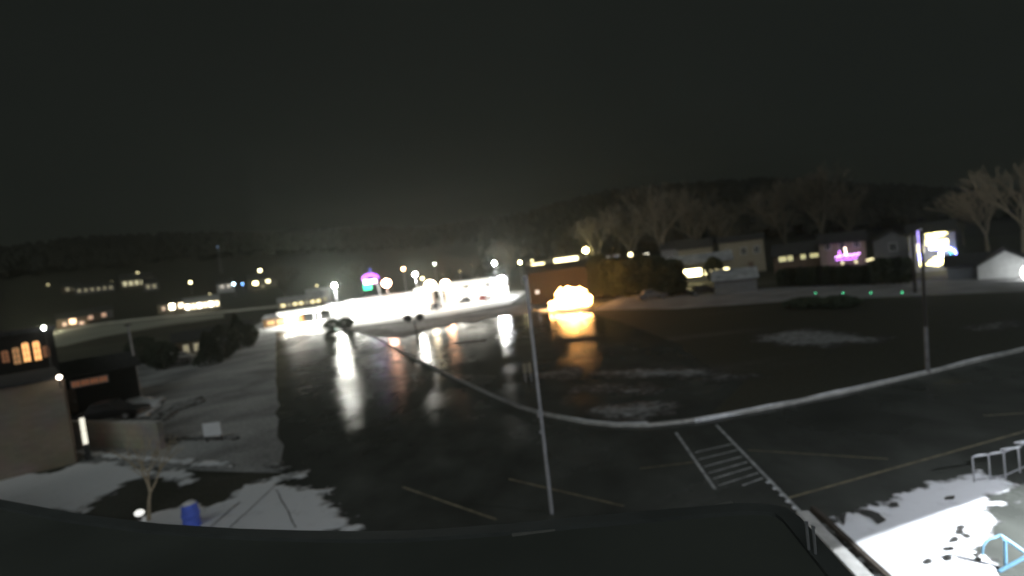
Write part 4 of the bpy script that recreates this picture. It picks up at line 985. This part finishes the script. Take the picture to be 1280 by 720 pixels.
# yellow porch house
vh(874, 350, 96, 12, 3.6, 1.4, M_tan, M_roofsnow, 'house with a blazing yellow porch right of the dark evergreens', group=GR, wins=[(-2.5, 1.2, 6.0, 1.3, emit('porch', (1, .85, .42), 14)), (3.2, 1.3, 4.2, .8, emit('porch2', (1, .86, .45), 7))])
vh(872, 343, 112, 7, 6.2, 1.6, M_tan, M_shing, 'upper tan house with striped lit front above the yellow porch', group=GR, wins=row(3, 1.2, 1.9, 3.6, 1.0, [E_dimyel]))
vh(850, 338, 125, 8, 6.5, 1.8, M_grey, M_shing, 'dim grey house left of the upper tan house', group=GR, wins=row(2, 1.1, 3, 3.4, 1.4, [E_glass] if False else [M_glass]))
vh(930, 345, 105, 8.4, 6.6, 1.0, M_tan, M_shing, 'two storey tan house lit by its yard lamp', group=GR, wins=[(-2.6, 3.8, .9, 1.3, M_glass), (0.4, 3.8, .9, 1.3, M_glass), (2.8, 3.8, .9, 1.3, M_glass), (-3, 1, .9, 1.4, E_dimyel)], door=1.5)
vh(920, 364, 70, 5.4, 2.0, 1.1, M_grey, M_roofsnow, 'grey garage with a snowy roof beside the hedge', dp=5, name='garage', cat='garage', gable_front=False)
leafy(P(894, 352, 90) * Vector((1, 1, 0)), 4.6, 1.5, 'round conifer between the porch and the tan house', n=1800, shape='round', seed=210, leaf=.22)
vh(1005, 350, 90, 9, 3.2, 1.8, M_brown, M_shing, 'brown house with low yellow windows behind the hedge', group=GR, wins=[(-3.0, 2.2, 1.1, .8, emit('yh', (1, .9, .45), .7)), (-1.8, 2.2, .7, .9, emit('yh', (1, .9, .45), .7)), (.2, 2.3, .7, .8, emit('yh', (1, .9, .45), .7)), (1.9, 2.4, 1.2, .7, emit('yh', (1, .9, .45), .7)), (3.6, 2.6, .6, .6, E_dimyel)])
vh(1056, 346, 84, 6.4, 4.6, 1.4, M_tan, M_shing, 'tan house trimmed with purple lights behind the hedge', group=GR, wins=row(3, .7, 2.0, 3.6, .9, [M_glass]))
vh(1119, 342, 78, 4.8, 4.3, 1.3, M_grey, M_shing, 'grey gabled house right of the purple lit house', gable_front=True, group=GR, wins=[(0, 2.6, .8, 1.1, M_glass)])
vh(1168, 345, 67, 4.8, 5.0, 1.3, mat('dark_blue_siding', (.16, .17, .2), .8, .1, 2), M_shing, 'house covered in blazing festive lights', group=GR, wins=[(-1.2, 2.6, .7, 1.1, E_paleyel), (1.2, 2.6, .7, 1.1, E_paleyel)])  # wall is one even dark blue-grey
rzr = -.28
p = G(1236, 357)
vh(1219, 356, 55.5, 4.5, 1.5, 1.0, mat('bluegrey_siding', (.17, .18, .21), .8, .1, 2), M_shing, 'long low blue grey house with a dark roof at right', group=GR, dp=6)
vh(1259, 357, 53, 4.4, 1.4, 1.5, M_white, M_shing, 'white gabled garage lit by a lamp at the right edge', gable_front=True, name='garage', cat='garage', dp=5)
c = P(1283, 341, 50.5)
q = thing('globe_lamp', (c.x, c.y, 0), 0, 'bright lamp on a post before the white gabled garage', 'lamp')
MB().tube((0, .1, 0), (0, .1, c.z - .2), .05).build('post', M_dark, q); MB().ball((0, 0, c.z), .42, 12, (1, 1, 1.6)).build('globe', emit('gar_glow', (.97, 1, .97), 13), q, smooth=True)
# festive light strings
def string(pts, mt, r, label, n, name='light_string', sag=.0, jit=.1):
    """pts = list of (px,py,Y) polylines"""
    W = [P(*q) for q in pts]; o0 = W[0]; mb = MB(); rn = random.Random(n)
    wire = []
    tot = sum((b - a).length for a, b in zip(W, W[1:]))
    for a, b in zip(W, W[1:]):
        k = max(1, int(n * (b - a).length / tot))
        for i in range(k):
            q = a.lerp(b, (i + .5) / k) - o0 + Vector((0, 0, -sag * math.sin(math.pi * (i + .5) / k) + rn.uniform(-jit, jit)))
            mb.ball(q, r, 6); wire.append(q)
    o = thing(name, o0, 0, label, 'festive lights', 'festive light strings on the houses')
    mb.build('bulb_row', mt, o)
    if len(wire) > 1: MB().path([q + Vector((0, .05, .05)) for q in wire], .015, n=4).build('wire', M_dark, o)
E_fy = emit('festive_yellow', (1, .86, .38), 7); E_fb = emit('festive_blue', (.22, .22, 1), 22); E_fp = emit('festive_purple', (.65, .2, 1), 6)
E_fw = emit('festive_white', (.85, .85, 1), 40); E_fc = emit('festive_cyan', (.1, .75, 1), 9); E_fpk = emit('festive_pink', (.8, .4, 1), 8)
YF = 65.0
string([(1157, 294, YF), (1172, 292, YF), (1184, 291, YF)], E_fy, .10, 'upper string of yellow lights on the blazing white house', 22)
string([(1157, 297, YF), (1172, 296, YF), (1180, 294, YF)], E_fy, .09, 'second string of yellow lights on the blazing white house', 18)
string([(1157, 302, YF), (1170, 302, YF), (1185, 300, YF)], E_fy, .11, 'third string of yellow lights under the upper windows', 24)
string([(1157, 305, YF), (1170, 305, YF), (1185, 304, YF)], E_fy, .10, 'fourth string of yellow lights above the blue ones', 22)
string([(1164, 308, YF), (1172, 311, YF), (1184, 309, YF), (1194, 314, YF), (1196, 322, YF)], E_fb, .10, 'blue lights along the porch roof of the blazing house', 26)
string([(1163, 310, YF), (1167, 310, YF)], E_fw, .16, 'short white lights at the left porch end', 3)
string([(1176, 316, YF), (1177, 319, YF)], E_fw, .2, 'white lights hanging at the middle porch post', 3)
string([(1187, 313, YF), (1193, 314, YF)], E_fc, .13, 'cyan lights at the right porch corner', 4)
string([(1188, 318, YF), (1190, 320, YF)], E_fc, .16, 'cyan lights low on the right porch post', 3)
string([(1159, 331, YF), (1164, 326, YF), (1170, 324, YF), (1180, 326, YF), (1192, 323, YF)], E_fy, .15, 'yellow lights along the porch rail of the blazing house', 30, jit=.2)
string([(1162, 329, YF), (1176, 330, YF), (1188, 327, YF), (1180, 331, YF)], E_fy, .15, 'lowest yellow lights before the blazing house', 26, jit=.2)
string([(1147, 288, 64), (1148, 300, 64), (1149, 312, 64)], emit('fest_viol', (.45, .35, 1), 3), .09, 'violet lights down the left corner of the blazing house', 16)
string([(1149, 318, 64), (1150, 326, 64)], E_fb, .09, 'blue lights low on the left corner of the blazing house', 6)
string([(1150, 327, 64), (1151, 333, 64)], E_fy, .1, 'yellow lights at the foot of the left house corner', 5)
string([(1044, 322, 82), (1052, 320, 82), (1062, 319, 82), (1075, 317, 82)], E_fpk, .09, 'pink string of lights on the purple lit house eave', 20)
string([(1044, 325, 82), (1056, 324, 82), (1072, 322, 82)], E_fp, .09, 'purple string of lights below the pink one', 16)
string([(1056, 309, 82), (1057, 314, 82), (1058, 319, 82)], emit('festive_peach', (1, .75, .6), 9), .12, 'peach lights climbing the middle of the purple lit house', 8)
string([(1049, 314, 82), (1050, 320, 82)], E_fp, .10, 'purple lights left of the peach ones', 5)
string([(1052, 327, 80), (1054, 330, 80)], E_paleyel, .2, 'warm lights below the purple strings at left', 3)
string([(1069, 327, 80), (1071, 329, 80)], E_paleyel, .2, 'warm lights below the purple strings at right', 2)
string([(1083, 326, 80), (1092, 324, 80)], E_paleyel, .18, 'white lights left of the gabled house', 5)
string([(1099, 323, 78), (1100, 326, 78)], E_paleyel, .2, 'white lights at the left corner of the gabled house', 3)
string([(786, 320, 130), (798, 319, 130), (811, 317, 130)], emit('festive_ivory', (1, .95, .75), 3), .16, 'ivory string of lights above the dark evergreens', 12)
string([(748, 327, 130), (757, 322, 130), (775, 319, 130)], emit('festive_dim', (.8, .85, 1), .6), .14, 'faint bluish string of lights left of the ivory one', 10)
# bulb at start of ivory string
street_lamp(788, 318, 128, YE, 12, .45, 'small yellow lamp at the left end of the ivory lights')
# green field lights
for k, (x, lab) in enumerate([(1020, 'green ground light farthest left in the field'), (1054, 'green ground light second from the left in the field'), (1089, 'green ground light third from the left in the field'), (1128, 'green ground light nearest the utility pole')]):
    p = G(x, 371); o = thing('ground_light', p, 0, lab, 'lamp', 'green ground lights in the field')
    MB().tube((0, 0, 0), (0, 0, .38), .02).build('stake', M_dark, o); MB().ball((0, 0, .42), .05, 8).build('bulb', emit('green_glow', (.1, .9, .4), 5), o)
# white panel / truck box left of the festive house
c = P(1153, 310, 66)

# ------------------------------------------------------------------ haze
HZ = True
if HZ:
    mb = MB().box(-1150, 1150, -60, 1250, -2, 185)
    mt = bpy.data.materials.new('haze'); mt.use_nodes = True; t = mt.node_tree; t.nodes.clear()
    out = t.nodes.new('ShaderNodeOutputMaterial'); v = t.nodes.new('ShaderNodeVolumePrincipled')
    v.inputs['Density'].default_value = 0.00045; v.inputs['Color'].default_value = (.86, .96, .88, 1); v.inputs['Anisotropy'].default_value = .8
    t.links.new(v.outputs[0], out.inputs['Volume'])
    o = mb.build('haze', mt); tag(o, 'thin night haze over the village', 'haze', kind='stuff')
